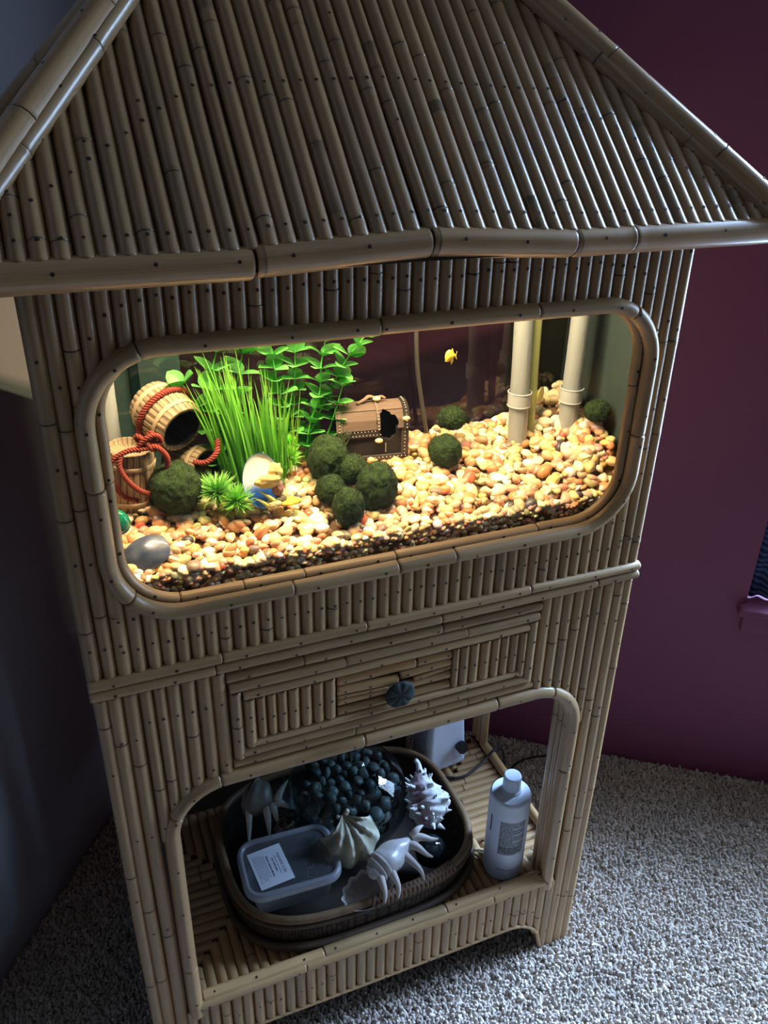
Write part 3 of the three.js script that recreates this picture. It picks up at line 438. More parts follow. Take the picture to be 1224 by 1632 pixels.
// ---------------------------------------------------------------- aquarium: moss balls
const MOSS = std(0xffffff, 0.95, { vertexColors: true });
function mossBall(x, y, z, r, label, sq = [1, 1, 1]) {
  const g = welded(new THREE.IcosahedronGeometry(r, 20)), sd = R(0, 50);
  warp(g, (v) => { const d = v.clone().normalize(), n = 0.10 * noise(d.x * 2 + sd, d.y * 2, d.z * 2) + 0.05 * noise(d.x * 6 + sd, d.y * 6, d.z * 6) + 0.03 * noise(d.x * 17 + sd, d.y * 17, d.z * 17); v.multiplyScalar(1 + n); v.set(v.x * sq[0], v.y * sq[1], v.z * sq[2]); });
  const tone = (a, b, c) => { const n = 0.5 + 0.7 * noise(a * 130 + sd, b * 130, c * 130) + 0.3 * noise(a * 420, b * 420 + sd, c * 420); const t = Math.min(1.3, Math.max(0.15, n)); return [0.006 + 0.015 * t, 0.016 + 0.034 * t, 0.002 + 0.0035 * t]; };
  paintBy(g, tone); const list = [g];
  const pos = g.attributes.position, nor = g.attributes.normal, fp = [], fc = [], fuzz = Math.floor(2600 * Math.min(1.2, r / 0.03));
  for (let i = 0; i < fuzz; i++) {
    const k = Math.floor(rnd() * pos.count), p = V(pos.getX(k), pos.getY(k), pos.getZ(k)), n = V(nor.getX(k), nor.getY(k), nor.getZ(k)), t = V(R(-1, 1), R(-1, 1), R(-1, 1)).cross(n).normalize(), l = R(0.0012, 0.0030), w = 0.0003;
    const b = n.clone().cross(t), tip = p.clone().addScaledVector(n, l).addScaledVector(t, l * R(-1, 1)).addScaledVector(b, l * R(-0.8, 0.8)), c = tone(p.x, p.y, p.z);
    for (const [u, v2] of [[t, b], [b, t.clone().negate()]]) { const a0 = p.clone().addScaledVector(u, w), a1 = p.clone().addScaledVector(u, -w); fp.push(a0.x, a0.y, a0.z, a1.x, a1.y, a1.z, tip.x, tip.y, tip.z); for (let j = 0; j < 3; j++) fc.push(c[0] * 1.2, c[1] * 1.2, c[2]); }
  }
  const f = new THREE.BufferGeometry(); f.setAttribute('position', new THREE.Float32BufferAttribute(fp, 3)); f.setAttribute('color', new THREE.Float32BufferAttribute(fc, 3)); f.computeVertexNormals(); list.push(f);
  const m = solo('moss_ball', merge(list), MOSS, label, 'moss ball'); m.position.set(x, y, z); return m;
}
mossBall(-0.263, 1.087, -0.139, 0.0345, 'big dark moss ball in front of the barrel ornament');
mossBall(-0.048, 1.091, -0.150, 0.0302, 'large round moss ball left of the treasure chest', [0.95, 1.12, 0.95]);
mossBall(0.004, 1.065, -0.090, 0.0300, 'largest moss ball of the cluster in front of the chest, with a lighter top', [0.95, 1.2, 0.9]);
mossBall(-0.018, 1.079, -0.128, 0.0215, 'moss ball at the back of the cluster, half hidden behind the largest one');
mossBall(-0.058, 1.064, -0.108, 0.0205, 'small lumpy moss ball at the left of the cluster in front of the chest');
mossBall(-0.047, 1.055, -0.066, 0.0235, 'frontmost moss ball of the cluster in front of the chest', [0.92, 1.15, 0.92]);
mossBall(0.133, 1.079, -0.142, 0.0245, 'lower dark moss ball of the pair on the open gravel');
mossBall(0.155, 1.1185, -0.167, 0.0205, 'upper moss ball resting on the other of the pair on the open gravel', [1.05, 0.85, 1]);
mossBall(0.368, 1.126, -0.103, 0.0195, 'lone moss ball at the right end of the tank', [1.02, 0.85, 0.95]);

// ---------------------------------------------------------------- aquarium: plastic plants
const leafMat = (r, g, b) => phys(new THREE.Color().setRGB(r, g, b), 0.45, { transmission: 0.35, thickness: 0, side: THREE.DoubleSide, vertexColors: true });
const GRASS = leafMat(0.24, 0.62, 0.07), LEAF = leafMat(0.10, 0.50, 0.09), BUSH = leafMat(0.22, 0.58, 0.08), STEM = std(new THREE.Color().setRGB(0.10, 0.42, 0.06), 0.5);
function blade(p0, dir, len, w, bend, c0, c1, seg = 7) {
  const pos = [], idx = [], col = [], side = dir.clone().cross(V(0.1, 1, 0.2)).normalize().applyAxisAngle(dir.clone().normalize(), R(-0.8, 0.8)); if (side.lengthSq() < 0.5) side.set(1, 0, 0);
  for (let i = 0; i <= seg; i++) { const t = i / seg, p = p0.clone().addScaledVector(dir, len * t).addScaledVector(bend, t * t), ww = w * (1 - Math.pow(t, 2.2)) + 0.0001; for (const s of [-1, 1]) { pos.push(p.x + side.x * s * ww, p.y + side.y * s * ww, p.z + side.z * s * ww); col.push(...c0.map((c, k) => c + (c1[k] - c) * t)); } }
  for (let i = 0; i < seg; i++) { const a = i * 2; idx.push(a, a + 1, a + 2, a + 1, a + 3, a + 2); }
  const g = new THREE.BufferGeometry(); g.setAttribute('position', new THREE.Float32BufferAttribute(pos, 3)); g.setAttribute('color', new THREE.Float32BufferAttribute(col, 3)); g.setIndex(idx); g.computeVertexNormals(); return g;
}
{
  const t = thing('plastic_grass_plant', 'tall bright green grass-like plastic plant beside the barrel ornament', 'aquarium plant', null, V(-0.147, 1.068, -0.165));
  const g = [], fine = [];
  for (let i = 0; i < 190; i++) {
    const u = R(-1, 1), b = V(u * 0.042, R(-0.004, 0.01), R(-0.018, 0.018)), left = u < 0;
    const len = (left ? R(0.13, 0.20) : R(0.085, 0.175)) * (1 - 0.12 * Math.abs(u)), dir = V((u < 0 ? u * 0.16 : u * 0.03) - 0.055 + R(-0.07, 0.07), 1, R(-0.05, 0.12)).normalize(), k = R(0.75, 1.15);
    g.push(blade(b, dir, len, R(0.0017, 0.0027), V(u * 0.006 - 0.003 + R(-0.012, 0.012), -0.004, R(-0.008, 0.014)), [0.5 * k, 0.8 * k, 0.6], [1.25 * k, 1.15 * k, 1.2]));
  }
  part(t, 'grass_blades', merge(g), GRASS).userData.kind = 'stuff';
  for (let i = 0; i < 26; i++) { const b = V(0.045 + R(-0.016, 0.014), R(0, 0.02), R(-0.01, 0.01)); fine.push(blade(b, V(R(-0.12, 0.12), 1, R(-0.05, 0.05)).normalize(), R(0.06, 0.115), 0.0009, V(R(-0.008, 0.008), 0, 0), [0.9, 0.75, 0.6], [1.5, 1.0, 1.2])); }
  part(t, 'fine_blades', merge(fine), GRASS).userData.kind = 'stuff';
  part(t, 'plant_base', rbox(0.07, 0.012, 0.045, 0.005, 0, -0.004, 0), std(srgb(40, 90, 50), 0.7));
}
const leafShape = (() => {
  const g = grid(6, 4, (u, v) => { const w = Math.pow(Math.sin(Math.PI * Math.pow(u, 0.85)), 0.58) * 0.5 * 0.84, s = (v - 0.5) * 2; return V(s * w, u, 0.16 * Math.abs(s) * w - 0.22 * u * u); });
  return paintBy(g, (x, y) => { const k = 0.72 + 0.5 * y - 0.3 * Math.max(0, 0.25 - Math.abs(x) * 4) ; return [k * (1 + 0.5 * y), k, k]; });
})();
function leafyStem(t, pts, n, size, flip = 0) {
  const c = new THREE.CatmullRomCurve3(pts.map((p) => V(...p))), st = part(t, 'stem', limb(pts.map((p) => V(...p)), (u) => 0.0016 - 0.0007 * u, 20, 6), STEM);
  for (let i = 0; i < n; i++) {
    const u = 0.10 + 0.90 * i / (n - 1), p = c.getPointAt(u), T = c.getTangentAt(u), a0 = i * 1.2 + flip;
    for (let k = 0; k < (u > 0.95 ? 5 : 3); k++) {
      const a = a0 + k * 2.09 + R(-0.3, 0.3), o = V(Math.cos(a), 0, Math.sin(a) * 0.75 + 0.12), d = o.clone().multiplyScalar(R(0.8, 1.1)).addScaledVector(T, u > 0.9 ? 1.0 : R(0.35, 0.75)).normalize();
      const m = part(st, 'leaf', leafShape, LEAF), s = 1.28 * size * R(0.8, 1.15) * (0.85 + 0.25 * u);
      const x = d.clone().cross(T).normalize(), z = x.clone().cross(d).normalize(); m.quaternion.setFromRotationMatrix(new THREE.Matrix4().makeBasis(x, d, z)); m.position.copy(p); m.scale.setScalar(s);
    }
  }
}
{
  const a = thing('plastic_leafy_plant', 'broad-leaved green plastic plant half hidden behind the grass-like plant', 'aquarium plant');
  leafyStem(a, [[-0.185, 1.07, -0.183], [-0.198, 1.13, -0.191], [-0.200, 1.19, -0.195], [-0.185, 1.245, -0.195]], 7, 0.026);
  leafyStem(a, [[-0.190, 1.08, -0.193], [-0.205, 1.15, -0.200], [-0.222, 1.19, -0.200], [-0.232, 1.205, -0.198]], 4, 0.021, 1);
  leafyStem(a, [[-0.187, 1.08, -0.188], [-0.180, 1.15, -0.193], [-0.160, 1.20, -0.198], [-0.150, 1.24, -0.195]], 6, 0.024, 2);
  const b = thing('plastic_leafy_plant', 'green plastic plant with oval leaves on upright stems right of the grass-like plant', 'aquarium plant');
  leafyStem(b, [[-0.078, 1.08, -0.205], [-0.088, 1.14, -0.208], [-0.100, 1.19, -0.210], [-0.108, 1.248, -0.208]], 9, 0.021);
  leafyStem(b, [[-0.074, 1.08, -0.208], [-0.080, 1.13, -0.212], [-0.074, 1.19, -0.212], [-0.072, 1.248, -0.210]], 9, 0.020, 0.8);
  const c = thing('plastic_leafy_plant', 'leafy green plastic plant with stems leaning over the treasure chest', 'aquarium plant');
  leafyStem(c, [[-0.066, 1.078, -0.195], [-0.052, 1.12, -0.200], [-0.030, 1.165, -0.200], [-0.004, 1.215, -0.195], [0.022, 1.250, -0.188]], 11, 0.021);
  leafyStem(c, [[-0.068, 1.078, -0.190], [-0.060, 1.13, -0.190], [-0.044, 1.175, -0.192], [-0.040, 1.215, -0.195], [-0.034, 1.245, -0.195]], 9, 0.021, 1.4);
  leafyStem(c, [[-0.060, 1.078, -0.185], [-0.035, 1.11, -0.190], [-0.020, 1.15, -0.190], [-0.012, 1.18, -0.188]], 5, 0.017, 2.4);
}
function bush(x, y, z, r, label, bright) {
  const t = thing('plastic_bush', label, 'aquarium plant', null, V(x, y, z)), g = [];
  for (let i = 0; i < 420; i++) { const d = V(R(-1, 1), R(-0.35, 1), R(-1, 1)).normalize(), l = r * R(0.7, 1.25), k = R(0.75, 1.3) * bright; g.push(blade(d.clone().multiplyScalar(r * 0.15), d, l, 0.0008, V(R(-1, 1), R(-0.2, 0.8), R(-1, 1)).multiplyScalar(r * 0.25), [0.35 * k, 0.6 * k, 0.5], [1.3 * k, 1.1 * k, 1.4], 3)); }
  part(t, 'needle_leaves', merge(g), BUSH).userData.kind = 'stuff';
  part(t, 'stem', limb([V(0, -r, 0), V(0, -r * 0.4, 0), V(0, 0.1 * r, 0)], () => 0.002, 6, 6), STEM);
}
bush(-0.213, 1.082, -0.118, 0.023, 'feathery green plastic bush beside the big dark moss ball', 1.0);
bush(-0.190, 1.070, -0.104, 0.0195, 'light green feathery plastic bush left of the blue dish ornament', 1.15);
bush(-0.100, 1.091, -0.170, 0.016, 'small yellow-green plastic bush right of the blue dish ornament', 1.35);
bush(-0.092, 1.104, -0.190, 0.012, 'tiny yellow-green plastic sprig at the foot of the upright leafy plant', 1.5);

// ---------------------------------------------------------------- aquarium: barrel ornament
const staveTex = canvasTex(512, 256, (x, w, h) => { x.fillStyle = '#d9bf9a'; x.fillRect(0, 0, w, h); for (let i = 0; i < 900; i++) { x.fillStyle = `rgba(${rnd() > 0.4 ? '70,46,30' : '250,235,205'},${R(0.08, 0.4)})`; x.fillRect(R(0, w), R(0, h), R(1, 2.5), R(10, 70)); } });
const STAVE = std(0xffffff, 0.8, { map: staveTex, bumpMap: staveTex, bumpScale: 0.0008, vertexColors: true });
const ROPE = std(srgb(122, 42, 28), 0.75), HOOP = std(srgb(176, 156, 126), 0.75), HOLLOW_SHADE = std(srgb(34, 32, 32), 0.9);  // the last one is the painted shade inside the chest
function barrelGeo(r, h, mouth, staves, closedTop) {        // axis +y, mouth at the top
  const prof = []; const nb = 12; for (let i = 0; i <= nb; i++) { const t = i / nb; prof.push([mouth + (r - mouth) * Math.sin(Math.PI * t), -h / 2 + h * t]); }
  const wall = r * 0.13; prof.push([mouth - wall * 0.2, h / 2 + 0.0008], [mouth - wall, h / 2]);
  if (closedTop) prof.push([mouth - wall, h / 2 - 0.006], [0, h / 2 - 0.006]); else { for (let i = 0; i <= 5; i++) { const t = 1 - i / 5; prof.push([mouth - wall + (r - mouth) * Math.sin(Math.PI * t), -h / 2 + 0.006 + (h - 0.006) * t]); } prof.push([0, -h / 2 + 0.006]); }
  const nu = staves * 5, g = grid(nu, prof.length - 1, (u, v) => { const p = prof[Math.round(v * (prof.length - 1))], a = u * Math.PI * 2, f = (u * staves) % 1, gr = Math.min(f, 1 - f) < 0.09 ? 0.97 : 1; return V(Math.cos(a) * p[0] * gr, p[1], -Math.sin(a) * p[0] * gr); });
  const n = prof.length; paintBy(g, (x, y, z, i) => { const j = i % n, col = Math.floor(i / n), f = (col / nu * staves) % 1, st = Math.floor(col / nu * staves), k = (0.85 + 0.3 * ((st * 37 % 11) / 11)) * (Math.min(f, 1 - f) < 0.09 ? 0.3 : 1) * 0.60; return j > nb + 1 && !closedTop ? [0.11 * k, 0.10 * k, 0.10 * k] : [0.84 * k, 0.81 * k, 0.76 * k]; });  // inner walls of open barrels painted dark, as shade in the hollow
  return g;
}
function hoop(r, y, w) { return new THREE.LatheGeometry([[r, -w / 2], [r + 0.0012, -w / 2 + 0.0004], [r + 0.0012, w / 2 - 0.0004], [r, w / 2]].map((p) => new THREE.Vector2(...p)), 48).translate(0, y, 0); }
function rope(pts, r, closed = false) {
  const c = new THREE.CatmullRomCurve3(pts, closed), L = c.getLength(), seg = Math.ceil(L / 0.0011), fr = c.computeFrenetFrames(seg, closed), out = [];
  for (let k = 0; k < 3; k++) { const q = []; for (let i = 0; i <= seg; i++) { const a = i / seg * L / 0.0115 * Math.PI * 2 / 1 + k * 2.094, p = c.getPointAt(i / seg); q.push(p.addScaledVector(fr.normals[i], Math.cos(a) * r * 0.56).addScaledVector(fr.binormals[i], Math.sin(a) * r * 0.56)); } out.push(new THREE.TubeGeometry(new THREE.CatmullRomCurve3(q, closed), seg, r * 0.47, 6, closed)); }
  return merge(out);
}
{
  const t = thing('barrel_ornament', 'resin ornament of three old wooden barrels tied with red rope, left end of tank', 'ornament');
  const barrel = (pos, axis, r, h, m, st, closedTop) => { const b = part(t, 'barrel', barrelGeo(r, h, m, st, closedTop), STAVE); b.position.copy(pos); b.quaternion.setFromUnitVectors(V(0, 1, 0), axis.normalize()); const bm = [0.30, -0.30].map((f) => part(b, 'barrel_hoop', hoop(m + (r - m) * Math.sin(Math.PI * (0.5 + f)) , h * f, 0.006), HOOP)); return b; };
  const ax = V(0.42, -0.30, 0.80).normalize();
  barrel(V(-0.243, 1.156, -0.165).addScaledVector(ax, -0.034), ax.clone(), 0.0385, 0.068, 0.0330, 26, false);
  barrel(V(-0.3155, 1.097, -0.170), V(0.10, 1, 0.10), 0.0325, 0.088, 0.0295, 24, true);
  const ax2 = V(0.55, 0.05, 0.85).normalize(); barrel(V(-0.213, 1.093, -0.172).addScaledVector(ax2, -0.032), ax2.clone(), 0.031, 0.062, 0.027, 22, false);
  // rope round the middle of the upper barrel
  const mid = V(-0.243, 1.156, -0.165).addScaledVector(ax, -0.034), e1 = V(0, 1, 0).cross(ax).normalize(), e2 = ax.clone().cross(e1), ring = [];
  for (let i = 0; i < 28; i++) { const a = i / 28 * Math.PI * 2; ring.push(mid.clone().addScaledVector(ax, -0.002 + 0.003 * Math.sin(a)).addScaledVector(e1, Math.cos(a) * 0.0415).addScaledVector(e2, Math.sin(a) * 0.0415)); }
  part(t, 'rope', rope(ring, 0.0042, true), ROPE);
  part(t, 'rope', rope([V(-0.276, 1.152, -0.140), V(-0.292, 1.150, -0.134), V(-0.318, 1.149, -0.134), V(-0.338, 1.138, -0.134), V(-0.340, 1.112, -0.134), V(-0.330, 1.088, -0.136), V(-0.312, 1.078, -0.134)], 0.0036), ROPE);
  part(t, 'rope', rope([V(-0.325, 1.147, -0.135), V(-0.330, 1.132, -0.131), V(-0.322, 1.110, -0.130), V(-0.306, 1.092, -0.130), V(-0.290, 1.083, -0.134)], 0.0038), ROPE);
  part(t, 'rope', rope([V(-0.296, 1.153, -0.137), V(-0.280, 1.149, -0.132), V(-0.270, 1.134, -0.132), V(-0.272, 1.116, -0.136)], 0.0038), ROPE);
  const kn = []; for (let i = 0; i < 26; i++) { const a = i / 26 * Math.PI * 2; kn.push(V(-0.291 + 0.012 * Math.cos(2 * a) + 0.004 * Math.cos(3 * a), 1.156 + 0.010 * Math.sin(3 * a), -0.139 + 0.006 * Math.sin(2 * a))); }
  part(t, 'rope_knot', rope(kn, 0.0036, true), ROPE);
  part(t, 'rope', rope([V(-0.235, 1.116, -0.146), V(-0.220, 1.118, -0.136), V(-0.206, 1.128, -0.138), V(-0.200, 1.142, -0.150)], 0.004), ROPE);
  const base = welded(new THREE.IcosahedronGeometry(1, 4)); warp(base, (v) => { v.multiplyScalar(1 + 0.15 * noise(v.x * 3, v.y * 3, v.z * 3)); v.set(v.x * 0.062, v.y * 0.016, v.z * 0.030); }); part(t, 'ornament_base', base.translate(-0.268, 1.066, -0.180), std(srgb(80, 60, 48), 0.9));
}

// ---------------------------------------------------------------- aquarium: treasure chest ornament
{
  const t = thing('treasure_chest', 'weathered resin treasure chest ornament with a dark hole broken in its front', 'ornament', null, V(0.034, 1.066, -0.200), -0.13);
  const plank = canvasTex(256, 256, (x, w, h) => { x.fillStyle = '#604e42'; x.fillRect(0, 0, w, h); for (let i = 0; i < 600; i++) { x.fillStyle = `rgba(${rnd() > 0.45 ? '50,34,28' : '165,135,112'},${R(0.08, 0.35)})`; x.fillRect(R(-60, w), R(0, h), R(20, 110), R(1, 2.5)); } });
  const WOOD = std(0xffffff, 0.8, { map: plank, bumpMap: plank, bumpScale: 0.001 }), IRON = std(srgb(58, 50, 50), 0.6), STUD = std(srgb(150, 142, 130), 0.5), DARKWOOD = std(srgb(70, 56, 52), 0.85, { map: plank });
  const ev = new Evaluator(); ev.attributes = ['position', 'normal', 'uv']; ev.useGroups = false;
  const hole = welded(new THREE.IcosahedronGeometry(1, 3)); hole.setAttribute('uv', new THREE.BufferAttribute(new Float32Array(hole.attributes.position.count * 2), 2)); warp(hole, (v) => { v.multiplyScalar(1 + 0.30 * noise(v.x * 2.4, v.y * 2.4, v.z * 2.4)); v.set(v.x * 0.0175, v.y * 0.0225, v.z * 0.030); });
  const hb = new Brush(hole); hb.position.set(0.022, 0.052, 0.016); hb.updateMatrixWorld();
  const carve = (g) => { const b = new Brush(plain(g)); b.updateMatrixWorld(); return ev.evaluate(b, hb, SUBTRACTION).geometry; };
  // body: front, back and ends of thick boards; lid: sloped planks over a plate painted dark for shade
  part(t, 'chest_front', carve(box(0.098, 0.050, 0.006, 0, 0.025, 0.022)), DARKWOOD);
  part(t, 'chest_back', box(0.098, 0.050, 0.006, 0, 0.025, -0.022), DARKWOOD);
  for (const s of [-1, 1]) part(t, 'chest_end', box(0.006, 0.050, 0.044, s * 0.049, 0.025, 0), DARKWOOD);
  part(t, 'chest_inside_shade', new THREE.BoxGeometry(0.090, 0.070, 0.004).translate(0, 0.035, -0.016), HOLLOW_SHADE);  // dark plate behind the hole, stands in for the shade inside
  const slope = [[0.027, 0.049], [0.0245, 0.062], [0.017, 0.0735], [0.0065, 0.0795], [-0.0065, 0.0795], [-0.017, 0.0735], [-0.0245, 0.062], [-0.027, 0.049]];
  for (let i = 0; i < slope.length - 1; i++) { const a = slope[i], b = slope[i + 1], L = Math.hypot(b[0] - a[0], b[1] - a[1]); const g = box(0.102, L + 0.0004, 0.004); const ang = Math.atan2(b[0] - a[0], b[1] - a[1]); g.rotateX(ang).translate(0, (a[1] + b[1]) / 2 + R(-0.0004, 0.0004), (a[0] + b[0]) / 2); part(t, 'lid_plank', i < 3 ? carve(g) : g, WOOD); }
  for (const s of [-1, 1]) { const sh = new THREE.Shape(slope.map((p) => new THREE.Vector2(-p[0], p[1]))); part(t, 'lid_end', new THREE.ExtrudeGeometry(sh, { depth: 0.004, bevelEnabled: false }).rotateY(Math.PI / 2).translate(s * 0.049 - 0.002, 0, 0), DARKWOOD); }
  const rib = (x, w) => { const o = slope.map((p) => [p[0] * 1.10, (p[1] - 0.045) * 1.07 + 0.045]), q = []; for (let i = 0; i < o.length - 1; i++) { const a = o[i], b = o[i + 1], L = Math.hypot(b[0] - a[0], b[1] - a[1]) + 0.0006; q.push(box(w, L, 0.002).rotateX(Math.atan2(b[0] - a[0], b[1] - a[1])).translate(x, (a[1] + b[1]) / 2, (a[0] + b[0]) / 2)); } return merge(q); };
  for (const [x, w] of [[-0.0505, 0.009], [0.008, 0.0045], [0.0505, 0.009]]) part(t, 'lid_strap', rib(x, w), x > 0.03 ? DARKWOOD : WOOD);
  part(t, 'iron_band', merge([rbox(0.062, 0.012, 0.003, 0.001, -0.021, 0.043, 0.0265), rbox(0.106, 0.008, 0.003, 0.001, 0, 0.004, 0.0265), rbox(0.010, 0.050, 0.003, 0.001, 0.048, 0.025, 0.0265), rbox(0.010, 0.050, 0.003, 0.001, -0.048, 0.025, 0.0265), rbox(0.003, 0.050, 0.050, 0.001, 0.0535, 0.025, 0)]), IRON);
  const studs = []; const stud = (x, y, z, r = 0.0010) => studs.push(new THREE.SphereGeometry(r, 8, 6).translate(x, y, z));
  for (let i = 0; i < 12; i++) { stud(-0.049 + i * 0.0052, 0.0465, 0.0285); stud(-0.0465 + i * 0.0052, 0.0405, 0.0285); } for (let i = 0; i < 18; i++) stud(-0.049 + i * 0.0058, 0.004, 0.0285, 0.0011);
  for (let i = 0; i < 8; i++) { stud(0.048, 0.008 + i * 0.0056, 0.0285); stud(-0.048, 0.008 + i * 0.0056, 0.0285); stud(0.0195, 0.012 + i * 0.0018, 0.0262, 0.001); }
  const ob = slope.map((p) => [p[0] * 1.14, (p[1] - 0.045) * 1.10 + 0.045]); for (const x of [-0.0505, 0.008, 0.0505]) for (let i = 0; i < 22; i++) { const f = i / 21 * (ob.length - 1), k = Math.min(ob.length - 2, Math.floor(f)), q = f - k; stud(x, ob[k][1] + (ob[k + 1][1] - ob[k][1]) * q, ob[k][0] + (ob[k + 1][0] - ob[k][0]) * q, 0.0012); }
  part(t, 'studs', merge(studs), STUD);
  part(t, 'vine', merge([...Array(16)].map((_, k) => { const q = []; let x = -0.053 + R(0, 0.006), y = R(0.01, 0.05), z = 0.03; for (let i = 0; i < 6; i++) { q.push(V(x, y, z)); x += R(-0.002, 0.007); y += R(0.002, 0.011); z = y < 0.05 ? 0.030 : 0.029 - (y - 0.05) * 0.75; } return limb(q, (u) => 0.0016 - 0.001 * u, 14, 5); })), std(srgb(54, 62, 30), 0.9));
  part(t, 'serpent_trim', limb([V(-0.020, 0.083, 0.008), V(-0.008, 0.087, 0.004), V(0.000, 0.090, 0.000), V(0.010, 0.087, 0.001), V(0.018, 0.089, 0.000), V(0.024, 0.086, 0.002)], (u) => 0.0030 - 0.0018 * Math.abs(u - 0.4), 18, 7), std(srgb(126, 104, 84), 0.8));
  const sh = welded(new THREE.IcosahedronGeometry(1, 2)).scale(0.006, 0.004, 0.004); part(t, 'shell_trim', merge([sh.clone().translate(0.010, 0.088, 0.006), sh.clone().translate(0.050, 0.062, 0.026), sh.clone().scale(1, 0.9, 1).translate(0.008, 0.032, 0.030)]), std(srgb(232, 206, 150), 0.5));
}

// ---------------------------------------------------------------- aquarium: blue dish ornament, gem, shell, tubes, fish
{
  const t = thing('dish_ornament', 'small upright blue and white dish ornament with cream rock among the plants', 'ornament', null, V(-0.154, 1.092, -0.108));
  const dish = grid(36, 14, (u, v) => { const a = u * Math.PI * 2, r = Math.sin(v * Math.PI) , z = v < 0.5 ? -0.012 * Math.cos(v * Math.PI) : -0.004 * Math.cos(v * Math.PI) * (-1) * (1 - r * 0.2); return V(Math.cos(a) * r * 0.0275, Math.sin(a) * r * 0.0385, v < 0.5 ? -0.013 * Math.cos(v * Math.PI) : 0.010 * Math.cos(v * Math.PI) * 0.55); });
  paintBy(dish, (x, y, z, i) => { const v = (i % 15) / 14; if (v < 0.53) return [0.03, 0.16, 0.62]; const up = sstep(-0.012, 0.010, y), rim = sstep(0.62, 0.53, v); return [0.02 + 0.85 * up, 0.10 + 0.80 * up, 0.42 + 0.42 * up].map((c, k) => c * (1 - rim) + [0.10, 0.38, 0.75][k] * rim); });
  const d = part(t, 'dish', dish, phys(0xffffff, 0.25, { vertexColors: true, clearcoat: 0.8, side: THREE.DoubleSide })); d.rotation.set(-0.25, 0.22, 0.10);
  const lump = (x, y, z, sx, sy, sz, c, k) => { const g = welded(new THREE.IcosahedronGeometry(1, 4)); warp(g, (v) => { v.multiplyScalar(1 + 0.30 * noise(v.x * 2.2 + k, v.y * 2.2, v.z * 2.2) + 0.10 * noise(v.x * 7 + k, v.y * 7, v.z * 7)); v.set(v.x * sx, v.y * sy, v.z * sz); }); return part(t, 'rock', g.translate(x, y, z), std(srgb(...c), 0.75)); };
  lump(0.006, 0.004, 0.010, 0.017, 0.010, 0.006, [196, 172, 108], 1); lump(0.017, 0.014, 0.006, 0.009, 0.012, 0.006, [228, 200, 126], 4); lump(0.019, -0.010, 0.008, 0.008, 0.012, 0.006, [150, 110, 100], 7); lump(0.012, -0.030, 0.012, 0.012, 0.006, 0.008, [176, 160, 120], 9); lump(0.022, -0.026, 0.010, 0.008, 0.007, 0.006, [92, 88, 60], 12);
  for (const [a, b] of [[[-0.008, -0.008, 0.010], [0.012, -0.026, 0.013]], [[-0.012, -0.020, 0.008], [0.006, -0.034, 0.013]]]) part(t, 'spike', limb([V(...a), V((a[0] + b[0]) / 2, (a[1] + b[1]) / 2 + 0.002, 0.013), V(...b)], (u) => 0.0006 + 0.0036 * u, 10, 7), std(srgb(168, 172, 96), 0.7));
  part(t, 'sand_patch', warp(welded(new THREE.IcosahedronGeometry(1, 3)), (v) => { v.multiplyScalar(1 + 0.2 * noise(v.x * 3, v.y * 3, v.z * 3)); v.set(v.x * 0.016, v.y * 0.004, v.z * 0.010); }).translate(0.034, -0.030, 0.012), std(srgb(232, 200, 60), 0.8));
}
{
  const g = welded(new THREE.IcosahedronGeometry(0.0155, 2)); warp(g, (v) => v.multiplyScalar(1 + 0.10 * noise(v.x * 90, v.y * 90, v.z * 90)));
  const m = solo('glass_gem', g, phys(srgb(16, 120, 84), 0.08, { clearcoat: 1 }), 'dark green glass lump at the left edge of the tank window', 'glass lump'); m.position.set(-0.345, 1.090, -0.062); m.scale.set(0.95, 1.15, 0.8); m.rotation.z = 0.3;
  const s = grid(30, 16, (u, v) => { const a = u * Math.PI * 2, r = v, rr = 1 - 0.22 * Math.cos(a) ** 8 * (Math.cos(a) > 0 ? 0.4 : -0.3); return V(Math.cos(a) * r * 0.0315 * rr, 0.0095 * (1 - r * r) + 0.0012 * noise(Math.cos(a) * r * 2, 1, Math.sin(a) * r * 2), Math.sin(a) * r * 0.0215 * rr); });
  const s2 = s.clone().translate(0, -0.0014, 0); paintBy(s, (x, y, z) => { const k = 0.5 + 0.6 * noise(x * 80, y * 80, z * 140); return [0.035 + 0.070 * k, 0.055 + 0.065 * k, 0.11 + 0.05 * k]; }); paint(s2, 0.3, 0.35, 0.4);
  const sm = solo('mussel_shell', merge([s, s2]), phys(0xffffff, 0.38, { vertexColors: true, clearcoat: 0.25, side: THREE.DoubleSide }), 'bluish grey pearly shell lying on the gravel at the front left of the tank', 'shell'); sm.position.set(-0.316, 1.041, -0.062); sm.rotation.set(0.75, 0.25, 0.12);
}
const TUBE = phys(srgb(172, 178, 178), 0.5, { transmission: 0.35, thickness: 0 }), COLLAR = phys(srgb(198, 204, 204), 0.4, { transmission: 0.3, thickness: 0 });
const upright = (a, b, r0, r1) => { const d = b.clone().sub(a), g = new THREE.CylinderGeometry(r1, r0, d.length(), 28, 20, true).translate(0, d.length() / 2, 0); warp(g, (v) => { const n = 1 + 0.03 * noise(v.x * 300, v.y * 160, v.z * 300); v.x *= n; v.z *= n; }); g.applyQuaternion(new THREE.Quaternion().setFromUnitVectors(V(0, 1, 0), d.clone().normalize())).translate(a.x, a.y, a.z); return g; };
